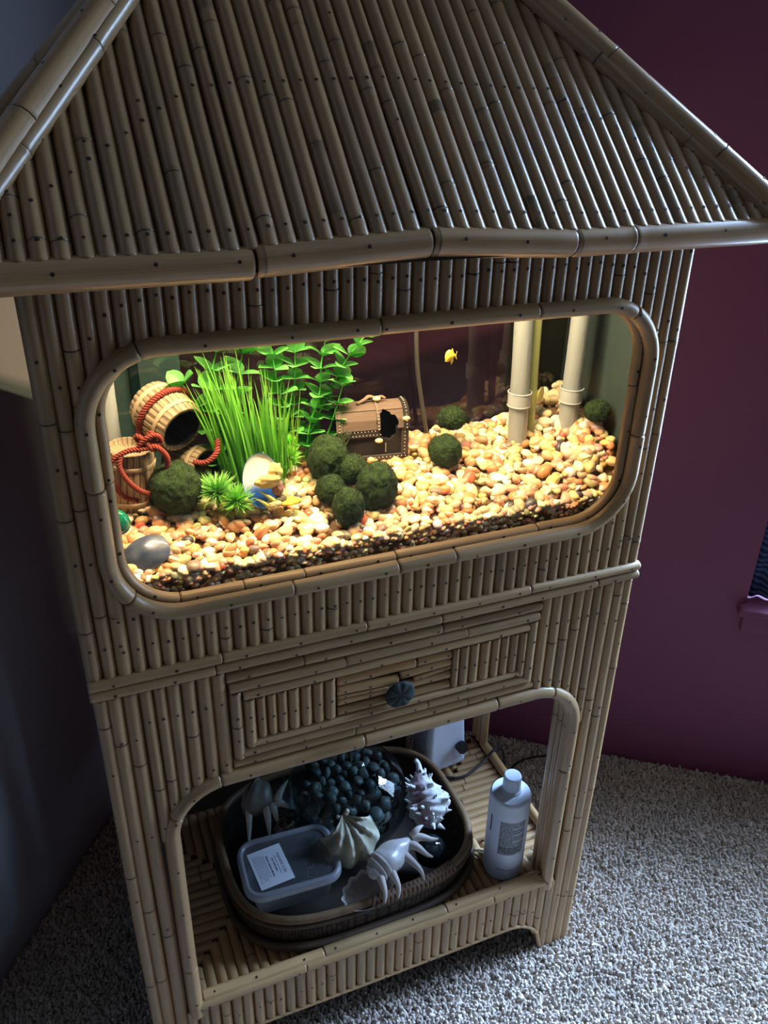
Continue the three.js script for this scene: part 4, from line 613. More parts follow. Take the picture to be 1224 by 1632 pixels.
function liftTube(label, x, z, y0, y1, yc, lean) {
  const t = thing('lift_tube', label, 'tube'); part(t, 'tube', upright(V(x, y0, z), V(x + lean, y1, z), 0.0150, 0.0140), TUBE);
  if (yc) { const u = (yc - y0) / (y1 - y0); part(t, 'collar', merge([new THREE.CylinderGeometry(0.0182, 0.0175, 0.021, 32, 1, true).translate(x + lean * u, yc, z), new THREE.TorusGeometry(0.0178, 0.0012, 8, 32).rotateX(Math.PI / 2).translate(x + lean * u, yc + 0.0105, z), new THREE.TorusGeometry(0.0172, 0.0012, 8, 32).rotateX(Math.PI / 2).translate(x + lean * u, yc - 0.0105, z)]), COLLAR); }
  const bub = []; for (let i = 0; i < 120; i++) { const a = R(0, 6.28), u = rnd(); bub.push(new THREE.IcosahedronGeometry(R(0.0006, 0.0014), 1).translate(x + lean * u + Math.cos(a) * 0.0128, y0 + (y1 - y0) * u, z + Math.sin(a) * 0.0128)); }
  part(t, 'bubbles', merge(bub), std(srgb(215, 214, 204), 0.3)).userData.kind = 'stuff';
}
liftTube('frosted white lift tube with a collar, beside the slim glass rod', 0.272, -0.166, 1.045, 1.335, 1.136, -0.012);
liftTube('frosted white lift tube with a collar, nearest the right end of the tank', 0.345, -0.142, 1.060, 1.335, 1.142, 0.000);
liftTube('frosted white lift tube standing at the left end of the tank', -0.3325, -0.2125, 1.060, 1.335, 0, 0.002);
{
  const t = thing('glass_heater', 'slim pale green glass rod with a suction cup between the two lift tubes', 'heater');
  part(t, 'rod', new THREE.CapsuleGeometry(0.0062, 0.24, 6, 20).translate(0, 0.13, 0).rotateZ(0.035).translate(0.298, 1.062, -0.172), phys(srgb(206, 214, 150), 0.2, { transmission: 0.5, thickness: 0 }));
  const cup = new THREE.LatheGeometry([[0, 0], [0.007, 0.001], [0.0125, 0.004], [0.0135, 0.006], [0.0105, 0.005], [0.004, 0.0045], [0, 0.0045]].map((p) => new THREE.Vector2(...p)), 28); part(t, 'suction_cup', cup.rotateZ(-Math.PI / 2).rotateY(-0.9).translate(0.304, 1.136, -0.172), phys(srgb(226, 224, 150), 0.35, { transmission: 0.4, thickness: 0 }));
}
solo('airline_tube', tube([V(0.112, 1.335, -0.218), V(0.114, 1.243, -0.218), V(0.119, 1.182, -0.219), V(0.128, 1.130, -0.219), V(0.138, 1.075, -0.217)], 0.0034, 40, 10), phys(srgb(78, 74, 70), 0.4, { transmission: 0.3, thickness: 0 }), 'thin grey air hose running down the back of the tank right of the chest', 'hose');
{
  const t = thing('yellow_fish', 'small yellow fish swimming above the moss balls in the middle of the tank', 'fish', null, V(0.127, 1.228, -0.130), 0.45); t.rotation.z = -0.14; t.scale.setScalar(0.94);
  const FISH = std(0xffffff, 0.35, { vertexColors: true }), FIN = phys(srgb(236, 226, 110), 0.4, { transmission: 0.4, thickness: 0, side: THREE.DoubleSide });
  const b = grid(28, 20, (u, v) => { const a = v * Math.PI * 2, h = 0.0072 * Math.pow(Math.sin(Math.PI * Math.pow(u, 0.72)), 0.75) * (1 - 0.55 * u) * 1.35 + 0.0011 * Math.min(1, u * 8) * (u > 0.97 ? (1 - u) / 0.03 : 1); return V(-0.011 + 0.023 * u, Math.sin(a) * h + 0.001 * Math.sin(u * 3), Math.cos(a) * h * 0.48); });
  paintBy(b, (x, y) => { const k = sstep(-0.008, 0.006, y); return [0.85, 0.50 + 0.28 * k, 0.03 + 0.04 * k]; });
  const body = part(t, 'body', b, FISH);
  for (const s of [-1, 1]) part(body, 'eye', new THREE.SphereGeometry(0.0011, 12, 10).translate(-0.0072, 0.0018, s * 0.0026), std(srgb(24, 20, 14), 0.2));
  const fin = (pts) => { const sh = new THREE.Shape(pts.map((p) => new THREE.Vector2(p[0] / 1000, p[1] / 1000))); return new THREE.ExtrudeGeometry(sh, { depth: 0.0003, bevelEnabled: false }).translate(0, 0, -0.00015); };
  part(t, 'tail_fin', fin([[11, 1], [13.5, 2.2], [15.5, 6.8], [14.6, 1.5], [15, -1], [18, -7], [13.2, -2.5], [11, -1]]), FIN);
  part(t, 'dorsal_fin', fin([[-3, 6.2], [0.5, 7.0], [2.6, 11.5], [5.8, 8.6], [6, 4.5], [1, 5.8]]), FIN); part(t, 'anal_fin', fin([[1, -5.8], [4.8, -13.5], [9, -8], [8.5, -2.5], [3, -4.5]]), FIN);
  for (const s of [-1, 1]) part(t, 'pelvic_fin', fin([[-4.5, -4.8], [-9.5, -8.2], [-11, -7.2], [-7, -5.2], [-4.5, -3.6]]).rotateX(s * 0.35).translate(0, 0, s * 0.0015), FIN);
}

// ---------------------------------------------------------------- lower compartment: basket
{
  const t = thing('wicker_basket', 'wide dark wicker basket with a bamboo rim, full of shells on the stand shelf', 'basket', null, V(-0.006, 0, -0.212));
  const loop = (rx, rz, y, n = 96, e = 3.2) => { const q = []; for (let i = 0; i < n; i++) { const a = i / n * Math.PI * 2, c = Math.cos(a), s = Math.sin(a); q.push(V(Math.sign(c) * Math.pow(Math.abs(c), 2 / e) * rx, y, Math.sign(s) * Math.pow(Math.abs(s), 2 / e) * rz)); } return q; };
  const weave = canvasTex(256, 256, (x, w, h) => { x.fillStyle = '#1a1410'; x.fillRect(0, 0, w, h); for (let i = 0; i < 16; i++) for (let j = 0; j < 16; j++) { const k = (i + j) % 2, v = R(60, 110); x.fillStyle = `rgb(${v},${v * 0.78},${v * 0.6})`; k ? x.fillRect(i * 16 + 1, j * 16 + 3, 14, 10) : x.fillRect(i * 16 + 3, j * 16 + 1, 10, 14); } });
  weave.repeat.set(12, 1);
  const rim = loop(0.234, 0.176, 0.274), rimC = new THREE.CatmullRomCurve3(rim, true);
  const wallOf = (s) => { const lo = loop(0.226, 0.170, SHELF + 0.006), g = grid(96, 6, (u, v) => { const i = Math.round(u * 96) % 96, a = lo[i], b = rim[i]; return a.clone().lerp(b, v).add(V(a.x, 0, a.z).normalize().multiplyScalar(0.008 * Math.sin(v * Math.PI) + s)); }); return g; };
  part(t, 'woven_wall', merge([wallOf(0), wallOf(-0.004)]), std(0xffffff, 0.8, { map: weave, bumpMap: weave, bumpScale: 0.002, side: THREE.DoubleSide }));
  const fl = new THREE.Shape(loop(0.226, 0.170, 0).map((p) => new THREE.Vector2(p.x, -p.z))); part(t, 'basket_floor', new THREE.ExtrudeGeometry(fl, { depth: 0.005, bevelEnabled: false }).rotateX(-Math.PI / 2).translate(0, SHELF + 0.003, 0), std(srgb(52, 40, 32), 0.9));
  const RIM = std(srgb(134, 106, 78), 0.5, { map: caneMap }), DARKRIM = std(srgb(86, 66, 50), 0.55, { map: caneMap });
  part(t, 'rim', new THREE.TubeGeometry(rimC, 160, 0.0078, 10, true), RIM);
  part(t, 'rim_binding', new THREE.TubeGeometry(new THREE.CatmullRomCurve3(loop(0.238, 0.180, 0.262), true), 160, 0.0055, 8, true), DARKRIM);
  part(t, 'base_hoop', new THREE.TubeGeometry(new THREE.CatmullRomCurve3(loop(0.240, 0.184, 0.214), true), 160, 0.0080, 10, true), DARKRIM);
  // plaited wrapping on the front right of the rim
  const wrap = []; let u0 = 0; { let best = 9; for (let i = 0; i < 400; i++) { const p = rimC.getPointAt(i / 400); const d = Math.hypot(p.x - 0.075, p.z - 0.172); if (d < best) { best = d; u0 = i / 400; } } }
  for (let i = -9; i <= 9; i++) for (const s of [-1, 1]) { const u = u0 + i * 0.0062, p = rimC.getPointAt((u + 1) % 1), T = rimC.getTangentAt((u + 1) % 1); const g = new THREE.TorusGeometry(0.0105, 0.0026, 6, 20).scale(1, 1, 1.6); g.applyQuaternion(new THREE.Quaternion().setFromAxisAngle(V(0, 1, 0), s * 0.62)); g.applyQuaternion(new THREE.Quaternion().setFromUnitVectors(V(0, 0, 1), T)); wrap.push(g.translate(p.x, p.y - 0.003, p.z)); }
  part(t, 'plaited_wrapping', merge(wrap), std(srgb(112, 84, 62), 0.6));
}
// ---------------------------------------------------------------- glass bowl with stones
{
  const c = V(0.018, 0.306, -0.256), rx = 0.122, ry = 0.100, t = thing('glass_flask', 'round teal-tinted glass flask filled with grey stones at the back of the basket', 'flask', null, c);
  const prof = []; for (let i = 0; i <= 26; i++) { const a = -Math.PI / 2 + i / 26 * (Math.PI / 2 + 1.27); prof.push(new THREE.Vector2(Math.cos(a) * rx, Math.sin(a) * ry)); } prof.push(new THREE.Vector2(rx * 0.27, ry * 1.02), new THREE.Vector2(rx * 0.25, ry * 1.85));
  part(t, 'flask_wall', new THREE.LatheGeometry(prof, 72), phys(srgb(192, 210, 212), 0.03, { transmission: 1, thickness: 0, side: THREE.DoubleSide }));
  part(t, 'flask_lip', new THREE.TorusGeometry(rx * 0.26, 0.0028, 10, 64).rotateX(Math.PI / 2).translate(0, ry * 1.85, 0), phys(srgb(120, 170, 180), 0.05, { clearcoat: 1 }));
  const sg = [0, 1, 2].map((k) => warp(welded(new THREE.IcosahedronGeometry(1, 2)), (v) => { v.multiplyScalar(1 + 0.2 * noise(v.x * 1.4 + k * 9, v.y * 1.4, v.z * 1.4)); })), sm = [[102, 102, 94], [80, 80, 76], [126, 122, 112], [64, 66, 64], [108, 100, 90]].map((q) => std(srgb(...q), 0.45));
  const put = [];
  for (let k = 0; k < 4000 && put.length < 150; k++) {
    const a = R(0, 6.28), y = R(-0.9, 0.66), s = R(0.0115, 0.0175), d = 0.90 - R(0, 0.06), w = Math.sqrt(1 - y * y) * d, p = V(c.x + Math.cos(a) * w * rx - Math.cos(a) * s, c.y + y * ry * d, c.z + Math.sin(a) * w * rx - Math.sin(a) * s);
    if (Math.sin(a) < -0.55 && y < 0.3) continue; if (put.some((q) => q.p.distanceTo(p) < (q.s + s) * 0.82)) continue; put.push({ p, s });
  }
  for (let k = 0; k < 3000 && put.length < 230; k++) { const a = R(0, 6.28), r = Math.sqrt(rnd()) * 0.082, s = R(0.010, 0.015), p = V(c.x + Math.cos(a) * r, c.y + 0.046 + R(-0.006, 0.004), c.z + Math.sin(a) * r); if (put.some((q) => q.p.distanceTo(p) < (q.s + s) * 0.8)) continue; put.push({ p, s }); }
  put.forEach(({ p, s }, i) => { const m = part(scene, 'flask_stone', sg[i % 3], sm[Math.floor(R(0, 4.99))]); m.position.copy(p); m.scale.set(s * R(0.9, 1.1), s * R(0.6, 0.85), s * R(0.8, 1)); m.rotation.set(R(0, 3), R(0, 3), R(0, 3)); tag(m, 'rounded grey stone inside the teal glass flask in the basket', 'stone', 'grey stones in the glass flask'); });
}
{
  const m = solo('glass_orb', new THREE.SphereGeometry(0.031, 40, 28), phys(srgb(30, 38, 44), 0.05, { clearcoat: 1 }), 'dark shiny glass ball at the right of the basket below the spiky conch', 'ball'); m.position.set(0.132, 0.262, -0.105);
}
// ---------------------------------------------------------------- shells
const align = (g, from, to, up = V(0, 1, 0)) => { const y = to.clone().sub(from).normalize(), z = up.clone().addScaledVector(y, -up.dot(y)).normalize(), x = y.clone().cross(z); return g.applyMatrix4(new THREE.Matrix4().makeBasis(x, y, z)).translate((from.x + to.x) / 2, (from.y + to.y) / 2, (from.z + to.z) / 2); };
{
  // spiky conch: whorled body bristling with thorns
  const t = thing('spiky_conch', 'white spiny conch shell with a pinkish mouth leaning at the right of the basket', 'shell');
  const A = V(0.154, 0.362, -0.215), B = V(0.141, 0.300, -0.122), L = A.distanceTo(B);
  const g = grid(72, 60, (u, v) => { const y = (0.5 - u) * L, a = v * Math.PI * 2, env = 0.040 * Math.pow(Math.sin(Math.PI * Math.pow(u, 1.35)), 0.8) + 0.004 * (1 - u), w = 1 + 0.10 * Math.sin(a - u * 9) + 0.05 * Math.sin(u * 40 + a); const th = Math.pow(Math.max(0, Math.sin(a * 4 + u * 4)), 6) * Math.pow(Math.max(0, Math.sin(u * 22 + 0.6)), 4) * 0.011 * (u > 0.18 ? 1 : 0.4); const mouth = 0.010 * Math.exp(-((a - 2.7) ** 2) / 0.25) * Math.exp(-((u - 0.62) ** 2) / 0.05); const r = env * w + th - mouth + 0.0014 * noise(u * 20, a * 3, 1); return V(Math.cos(a) * r, y, Math.sin(a) * r); });
  paintBy(g, (x, y, z) => { const a = Math.atan2(z, x), k = Math.exp(-((a - 2.7) ** 2) / 0.5), n = 0.85 + 0.25 * noise(x * 120, y * 120, z * 120); return [0.66 * n - 0.20 * k, 0.65 * n - 0.33 * k, 0.62 * n - 0.28 * k]; });
  part(t, 'shell_body', align(g, B, A, V(0.3, 0.8, 0.6)), std(0xffffff, 0.6, { vertexColors: true }));
  const sp = []; for (let i = 0; i < 46; i++) { const u = R(0.12, 0.9), f = A.clone().lerp(B, u), d = V(R(-1, 1), R(-0.2, 1), R(-0.8, 1)).normalize(), r = 0.040 * Math.pow(Math.sin(Math.PI * Math.pow(u, 1.35)), 0.8), l = R(0.005, 0.012); sp.push(limb([f.clone().addScaledVector(d, r * 0.8), f.clone().addScaledVector(d, r + l * 0.5).add(V(R(-0.002, 0.002), R(-0.001, 0.003), -0.001)), f.clone().addScaledVector(d, r + l).add(V(0, 0.002, -0.003))], (q) => 0.0048 * (1 - q) + 0.0010, 7, 6)); }
  part(t, 'spines', merge(sp), std(srgb(214, 212, 208), 0.6));
  part(t, 'siphon', limb([A.clone().lerp(B, 0.06), A.clone().add(V(0.001, 0.006, -0.009)), A.clone().add(V(-0.003, 0.014, -0.013))], (u) => 0.0072 - 0.003 * u, 8, 8), std(srgb(214, 210, 206), 0.6));
}
function spiderConch(label, A, B, r, tips, cols, up) {
  const t = thing('spider_conch', label, 'shell'), L = A.distanceTo(B);
  const g = grid(48, 40, (u, v) => { const a = v * Math.PI * 2, env = r * Math.pow(Math.sin(Math.PI * Math.pow(u, 0.72)), 0.85) * (1 + 0.06 * Math.sin(a * 2 + u * 14)), whorl = u < 0.3 ? 1 + 0.10 * Math.sin(u * 70 + a) : 1; return V(Math.cos(a) * env * whorl, (u - 0.5) * L, Math.sin(a) * env * whorl * 0.85); });
  paintBy(g, (x, y, z) => { const n = 0.9 + 0.25 * noise(x * 90, y * 60, z * 90); return cols[0].map((c) => c * n); });
  part(t, 'shell_body', align(g, A, B, up), phys(0xffffff, 0.35, { vertexColors: true, clearcoat: cols[2] ?? 0.5, clearcoatRoughness: 0.2 }));
  const M = std(srgb(...cols[1]), 0.5);
  for (const [u, tip, bend] of tips) { const s = A.clone().lerp(B, u), e = V(...tip), d = e.clone().sub(s), m1 = s.clone().addScaledVector(d, 0.35).add(V(0, 0.006, 0)), m2 = s.clone().addScaledVector(d, 0.72).add(V(...bend)); part(t, 'finger', limb([s.clone().addScaledVector(d, 0.12), m1, m2, e], (q) => 0.0078 * Math.pow(1 - q, 0.8) + 0.0014, 14, 9), M); }
  const lip = []; for (let i = 0; i < tips.length - 1; i++) { const s = A.clone().lerp(B, tips[i][0]), s2 = A.clone().lerp(B, tips[i + 1][0]); const e1 = V(...tips[i][1]).lerp(s, 0.55), e2 = V(...tips[i + 1][1]).lerp(s2, 0.55); lip.push(grid(8, 6, (u, v) => { const top = s.clone().lerp(s2, u), bot = e1.clone().lerp(e2, u).add(V(0, 0.008 * Math.sin(u * Math.PI), 0)).lerp(top, 0.35 * Math.sin(u * Math.PI)); return top.lerp(bot, v); })); }
  if (lip.length) part(t, 'lip', merge(lip), std(srgb(...cols[1]), 0.5, { side: THREE.DoubleSide }));
  return t;
}
spiderConch('pale smooth spider conch with long curved fingers at the front of the basket', V(-0.014, 0.312, -0.058), V(0.090, 0.326, -0.098), 0.027, [[0.22, [-0.001, 0.290, -0.012], [0.002, 0.006, 0.004]], [0.42, [0.026, 0.288, -0.014], [0.003, 0.008, 0.006]], [0.66, [0.083, 0.292, -0.030], [0.003, 0.010, 0.008]], [0.82, [0.110, 0.312, -0.054], [0.0, 0.004, 0.006]], [0.92, [0.132, 0.324, -0.078], [0, 0.004, 0.004]], [0.97, [0.112, 0.340, -0.104], [0, 0.004, 0]]], [[0.62, 0.56, 0.53], [198, 184, 172]], V(0, 1, 0.5));
spiderConch('brownish grey spider conch with thin pale fingers at the back left of the basket', V(-0.175, 0.330, -0.310), V(-0.126, 0.324, -0.266), 0.036, [[0.15, [-0.190, 0.290, -0.222], [0, 0.002, 0.002]], [0.70, [-0.150, 0.292, -0.222], [0, 0.004, 0.002]], [0.85, [-0.128, 0.302, -0.236], [0, 0.004, 0]], [0.95, [-0.098, 0.316, -0.254], [0, 0.003, 0]], [1.0, [-0.090, 0.342, -0.300], [0, 0.004, 0]]], [[0.30, 0.24, 0.19], [212, 202, 182], 0.05], V(0, 1, 0.5));
{
  // cream ribbed shell: fan of thick ribs
  const t = thing('ribbed_shell', 'cream fan-shaped shell with thick raised ribs in the middle of the basket', 'shell', null, V(-0.029, 0.376, -0.152)); t.rotation.set(0.86, 0.15, 0.05); t.scale.setScalar(0.96);
  const rad = (a) => 0.100 * (0.80 + 0.20 * Math.cos(a * 1.1)) * (1 - 0.30 * Math.pow(Math.min(1, Math.abs(a) / 1.08), 3)), f = (u, v, k) => { const a = (u - 0.5) * 2.15, r = v * rad(a) * (1 + 0.02 * Math.cos(u * 30 + 0.4)), rib = Math.pow(0.5 + 0.5 * Math.cos(u * Math.PI * 2 * 5), 1.3), dome = 0.046 * Math.sin(Math.min(1, v * 1.05) * Math.PI * 0.62) - 0.060 * v * v * v - 0.10 * (u - 0.5) ** 2 * v; return V(Math.sin(a) * r, dome + 0.0070 * rib * Math.min(1, v * 2.2) * (1 + 0.25 * Math.sin(v * 34 + u * 5)) - k, Math.cos(a) * r); };
  const g1 = grid(90, 26, (u, v) => f(u, v, 0)), g2 = grid(90, 26, (u, v) => f(1 - u, v, 0.0035));
  paintBy(g1, (x, y, z, i) => { const u = Math.floor(i / 27) / 90, rib = Math.pow(0.5 + 0.5 * Math.cos(u * Math.PI * 2 * 5), 1.5), n = 0.9 + 0.2 * noise(x * 100, y * 100, z * 100); return [(0.40 + 0.34 * rib) * n, (0.36 + 0.33 * rib) * n, (0.24 + 0.28 * rib) * n]; }); paint(g2, 0.5, 0.45, 0.36);
  part(t, 'shell_fan', merge([g1, g2]), std(0xffffff, 0.6, { vertexColors: true }));
  part(t, 'shell_beak', align(limb([V(-0.012, -0.004, 0.004), V(0, 0.006, -0.004), V(0.012, 0.0, -0.001)], (u) => 0.0055 - 0.003 * Math.abs(u - 0.5), 10, 8), V(0, 0, -0.01), V(0, 0, 0.01)), std(srgb(206, 196, 166), 0.6));
}
{
  const t = thing('clam_shell', 'open pinkish clam half with a wavy white edge below the spider conch at the front', 'shell', null, V(-0.014, 0.252, -0.062)); t.rotation.set(0.22, 0.2, 0.06);
  const f = (u, v, k) => { const a = u * Math.PI * 2, w = 1 + 0.04 * Math.cos(a * 13) * v; return V(Math.cos(a) * v * 0.050 * w, 0.034 * Math.pow(v, 2.2) - k + 0.003 * Math.cos(a * 13) * v * v, Math.sin(a) * v * 0.034 * w); };
  const g1 = grid(104, 14, (u, v) => f(1 - u, v, 0)), g2 = grid(104, 14, (u, v) => f(u, v, 0.003)); paintBy(g1, (x, y, z, i) => { const v = (i % 15) / 14; return v > 0.9 ? [0.8, 0.76, 0.7] : [0.42, 0.34, 0.30]; }); paintBy(g2, (x, y, z, i) => { const v = (i % 15) / 14; return v > 0.95 ? [0.8, 0.76, 0.7] : [0.34, 0.26, 0.24]; });
  part(t, 'shell_bowl', merge([g1, g2]), std(0xffffff, 0.5, { vertexColors: true, side: THREE.DoubleSide }));
}
{
  const g = welded(new THREE.IcosahedronGeometry(1, 24)); warp(g, (v) => { const y = v.y; v.set(v.x * 0.034, v.y * 0.022 * (y < 0 ? 0.75 : 1), v.z * 0.024); }); paintBy(g, (x, y, z) => { const n = noise(x * 190, y * 190, z * 190) + 0.5 * noise(x * 420, y * 420, z * 420); return n > 0.08 ? [0.20, 0.14, 0.09] : [0.035, 0.024, 0.02]; });
  const m = solo('cowrie_shell', g, phys(0xffffff, 0.12, { vertexColors: true, clearcoat: 1, clearcoatRoughness: 0.04 }), 'glossy dark speckled cowrie shell behind the plastic container', 'shell'); m.position.set(-0.112, 0.293, -0.236); m.rotation.set(0.1, 0.5, 0.2);
}
// ---------------------------------------------------------------- plastic food container with a label
{
  const t = thing('plastic_container', 'small clear plastic tub with a closed lid and white label on the basket front', 'container', null, V(-0.140, 0.2720, -0.124), -0.05); t.scale.set(1.02, 1.2, 1.04);
  const rr = (w, d, r) => { const s = new THREE.Shape(); const x = w / 2, z = d / 2; s.moveTo(-x + r, -z); s.lineTo(x - r, -z); s.quadraticCurveTo(x, -z, x, -z + r); s.lineTo(x, z - r); s.quadraticCurveTo(x, z, x - r, z); s.lineTo(-x + r, z); s.quadraticCurveTo(-x, z, -x, z - r); s.lineTo(-x, -z + r); s.quadraticCurveTo(-x, -z, -x + r, -z); return s; };
  const TUB = phys(srgb(222, 223, 226), 0.28, { transmission: 0.85, thickness: 0, side: THREE.DoubleSide }), LID = phys(srgb(214, 216, 222), 0.32, { transmission: 0.68, thickness: 0, side: THREE.DoubleSide });
  const ring = (w, d, r, n = 12) => rr(w, d, r).getSpacedPoints(n * 8); const lv = [[0.132, 0.084, 0.024, 0], [0.134, 0.086, 0.024, 0.003], [0.150, 0.102, 0.028, 0.046], [0.158, 0.110, 0.030, 0.050]].map(([w, d, r, y]) => ring(w, d, r).map((p) => V(p.x, y, p.y)));
  const nn = lv[0].length - 1; const wall = grid(nn, lv.length - 1, (u, v) => lv[Math.round(v * (lv.length - 1))][Math.round(u * nn)].clone());
  part(t, 'tub_wall', wall, TUB); part(t, 'tub_floor', new THREE.ShapeGeometry(rr(0.132, 0.084, 0.024)).rotateX(-Math.PI / 2), TUB);
  part(t, 'lid_panel', new THREE.ShapeGeometry(rr(0.150, 0.102, 0.027)).rotateX(-Math.PI / 2).translate(0, 0.0520, 0), phys(srgb(210, 212, 218), 0.2, { transmission: 0.9, thickness: 0, side: THREE.DoubleSide }));
  const rimPath = rr(0.160, 0.112, 0.031).getSpacedPoints(120).map((p) => V(p.x, 0.0535, p.y)); rimPath.pop();
  const sweep = grid(rimPath.length, 8, (u, v) => { const i = Math.round(u * rimPath.length) % rimPath.length, a = rimPath[(i + rimPath.length - 1) % rimPath.length], b = rimPath[(i + 1) % rimPath.length], T = b.clone().sub(a).normalize(), o = V(T.z, 0, -T.x), q = [[-0.005, -0.0015], [-0.004, 0.0025], [0.001, 0.0030], [0.004, 0.0015], [0.005, -0.004], [0.005, -0.009], [0.0038, -0.009], [0.003, -0.003], [-0.005, -0.0015]][Math.round(v * 8)]; return rimPath[i].clone().addScaledVector(o, q[0]).add(V(0, q[1], 0)); });
  part(t, 'lid_rim', sweep, LID);
  const lt = canvasTex(512, 400, (x, w, h) => {
    x.fillStyle = '#e9edf6'; x.fillRect(0, 0, w, h); x.fillStyle = '#1c2440'; x.textAlign = 'center'; x.font = 'bold 48px serif'; x.fillText('Aquatic Life', w / 2, 84);
    const bar = (y, x0, x1, hh, c) => { x.fillStyle = c; for (let q = x0; q < x1;) { const l = R(8, 34); x.fillRect(q, y, Math.min(l, x1 - q), hh); q += l + R(4, 9); } };
    bar(112, 130, 390, 9, '#5a6488'); bar(142, 160, 350, 16, '#39446c'); bar(196, 110, 400, 18, '#2d3860'); for (let i = 0; i < 7; i++) bar(236 + i * 20, 60 + R(0, 40), 450 - R(0, 60), 7, '#747c9c');
  });
  const lab = part(t, 'label', new THREE.PlaneGeometry(0.078, 0.060).rotateX(-Math.PI / 2), std(0xffffff, 0.6, { map: lt, side: THREE.DoubleSide }), 'white printed label'); lab.rotation.y = -Math.PI / 2 + 0.13; lab.position.set(-0.033, 0.0527, 0.002);
  part(t, 'food_remains', merge([...Array(5)].map((_, i) => new THREE.TorusGeometry(R(0.006, 0.012), 0.0012, 6, 24, R(2, 5)).rotateX(Math.PI / 2).translate(R(0.0, 0.05), 0.004, R(-0.025, 0.025)))), std(srgb(170, 170, 168), 0.5));
}
// ---------------------------------------------------------------- bottle, jug, cable, sticks, bracket crumb
{
  const t = thing('white_bottle', 'white plastic bottle with printed text standing on the shelf by the right leg', 'bottle', null, V(0.2735, SHELF + 0.001, -0.070), 0.10); t.scale.setScalar(1.12);
  const W = std(srgb(226, 230, 240), 0.4);
  part(t, 'bottle_body', new THREE.LatheGeometry([[0, 0], [0.028, 0], [0.0325, 0.003], [0.0340, 0.009], [0.0342, 0.168], [0.0342, 0.1745], [0.0334, 0.1785], [0.0312, 0.1812], [0.0308, 0.1814], [0.0240, 0.1822], [0.0170, 0.1840], [0.0165, 0.1842], [0.0150, 0.192], [0, 0.192]].map((p) => new THREE.Vector2(...p)), 64), W);
  part(t, 'cap', new THREE.LatheGeometry([[0, 0.190], [0.0150, 0.190], [0.0152, 0.191], [0.0146, 0.2145], [0.0138, 0.2165], [0.0120, 0.2175], [0, 0.2175]].map((p) => new THREE.Vector2(...p)), 48), std(srgb(218, 224, 238), 0.35));
  const lt = canvasTex(1024, 1024, (x, w, h) => {
    x.fillStyle = '#e4e8f2'; x.fillRect(0, 0, w, h);
    const line = (y, x0, x1, hh, c) => { x.fillStyle = c; for (let q = x0; q < x1;) { const l = R(6, 30); x.fillRect(q, y, Math.min(l, x1 - q), hh); q += l + R(2, 4); } };
    for (let i = 0; i < 46; i++) line(120 + i * 11.4, 395, 610 - (i % 9 === 8 ? R(40, 140) : 0), 8, '#06080e'); for (let i = 0; i < 3; i++) line(520 + i * 20, 395, 600 - i * 22, 10, '#06080e'); for (let i = 0; i < 2; i++) line(582 + i * 20, 425 + i * 24, 590, 13, '#020308');
    line(880, 395, 470, 6, '#4a5064'); line(896, 395, 585, 6, '#4a5064'); for (let i = 0; i < 9; i++) { x.fillStyle = '#3c4254'; x.fillRect(650, 640 + i * 22, 6, R(10, 19)); }
    x.fillStyle = '#1d2f78'; x.beginPath(); x.moveTo(800, 1024); x.lineTo(800, 640); x.quadraticCurveTo(770, 860, 735, 1024); x.fill(); x.fillRect(800, 520, 120, 504); x.fillStyle = '#26303f'; x.fillRect(300, 100, 14, 260);
  });
  const lab = new THREE.CylinderGeometry(0.03445, 0.03445, 0.148, 72, 1, true, 0, Math.PI * 2).translate(0, 0.086, 0); const m = part(t, 'label', lab, std(0xffffff, 0.45, { map: lt }), 'white wrap-round label with black print'); m.rotation.y = Math.PI - 0.30;
}
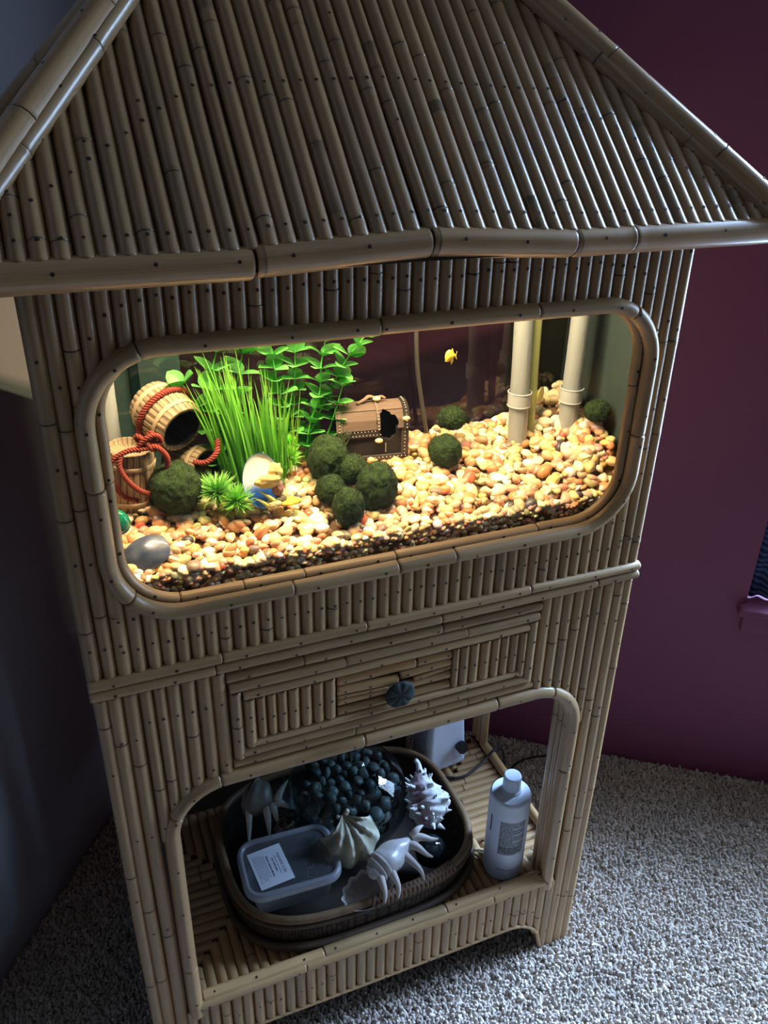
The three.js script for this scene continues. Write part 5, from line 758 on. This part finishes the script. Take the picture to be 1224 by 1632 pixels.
{
  const t = thing('white_jug', 'white plastic jug with a black screw cap at the back right of the shelf', 'jug', null, V(0.290, SHELF + 0.001, -0.376), 0.10);
  const g = rbox(0.108, 0.165, 0.076, 0.016, -0.011, 0.0825, 0, 6); warp(g, (v) => { if (v.y > 0.128) { const k = (v.y - 0.128) / 0.037; v.x = (v.x + 0.011) * (1 - 0.3 * k) - 0.011; v.z *= 1 - 0.25 * k; } });
  part(t, 'jug_body', g, phys(srgb(222, 226, 240), 0.28, { clearcoat: 0.4 }));
  const cap = new THREE.CylinderGeometry(0.0120, 0.0125, 0.016, 28).rotateX(Math.PI / 2); warp(cap, (v) => { const a = Math.atan2(v.y, v.x), k = 1 + 0.03 * Math.cos(a * 14); v.x *= k; v.y *= k; });
  part(t, 'cap', cap.translate(0.020, 0.062, 0.046), std(srgb(18, 18, 20), 0.4), 'black screw cap'); part(t, 'cap_strap', new THREE.TorusGeometry(0.0068, 0.0018, 8, 24).scale(1.25, 0.8, 1).rotateZ(-0.5).translate(0.026, 0.040, 0.043), std(srgb(206, 208, 216), 0.4));
}
solo('power_cable', tube([V(0.205, SHELF + 0.006, -0.335), V(0.248, SHELF + 0.006, -0.325), V(0.300, SHELF + 0.006, -0.303), V(0.345, SHELF + 0.008, -0.313), V(0.380, SHELF + 0.012, -0.330), V(0.402, SHELF + 0.0205, -0.338), V(0.432, SHELF - 0.002, -0.352), V(0.462, 0.10, -0.372), V(0.500, 0.024, -0.410), V(0.545, 0.011, -0.455), V(0.600, 0.0105, -0.462), V(0.680, 0.0105, -0.440)], 0.0030, 90, 8), std(srgb(22, 20, 20), 0.5), 'thin black cable running over the shelf edge down to the carpet', 'cable');
{
  const t = thing('reed_sticks', 'few short pale reed pieces lying between the basket and the white bottle', 'reeds');
  for (const [a, b] of [[[0.238, 0, -0.122], [0.262, 0, -0.108]], [[0.236, 0, -0.112], [0.246, 0, -0.082]], [[0.243, 0.004, -0.106], [0.262, 0.002, -0.094]]]) part(t, 'reed', limb([V(a[0], SHELF + 0.005 + a[1], a[2]), V((a[0] + b[0]) / 2, SHELF + 0.0065, (a[2] + b[2]) / 2), V(b[0], SHELF + 0.005 + b[1], b[2])], () => 0.0036, 6, 8), std(srgb(186, 168, 132), 0.6));
}
{
  const g = welded(new THREE.IcosahedronGeometry(1, 2)); warp(g, (v) => { v.multiplyScalar(1 + 0.3 * noise(v.x * 2, v.y * 2, v.z * 2)); v.set(v.x * 0.007, v.y * 0.0035, v.z * 0.005); }); const m = solo('crumb', g, std(srgb(176, 156, 132), 0.8), 'tiny pale crumb lying alone on the carpet right of the stand', 'crumb'); m.position.set(0.787, 0.011, -0.239);
}
const renderer = new THREE.WebGLRenderer({ antialias: true }); renderer.toneMapping = THREE.LinearToneMapping; renderer.toneMappingExposure = EXPOSURE; renderer.shadowMap.enabled = true;
renderer.render(scene, camera);
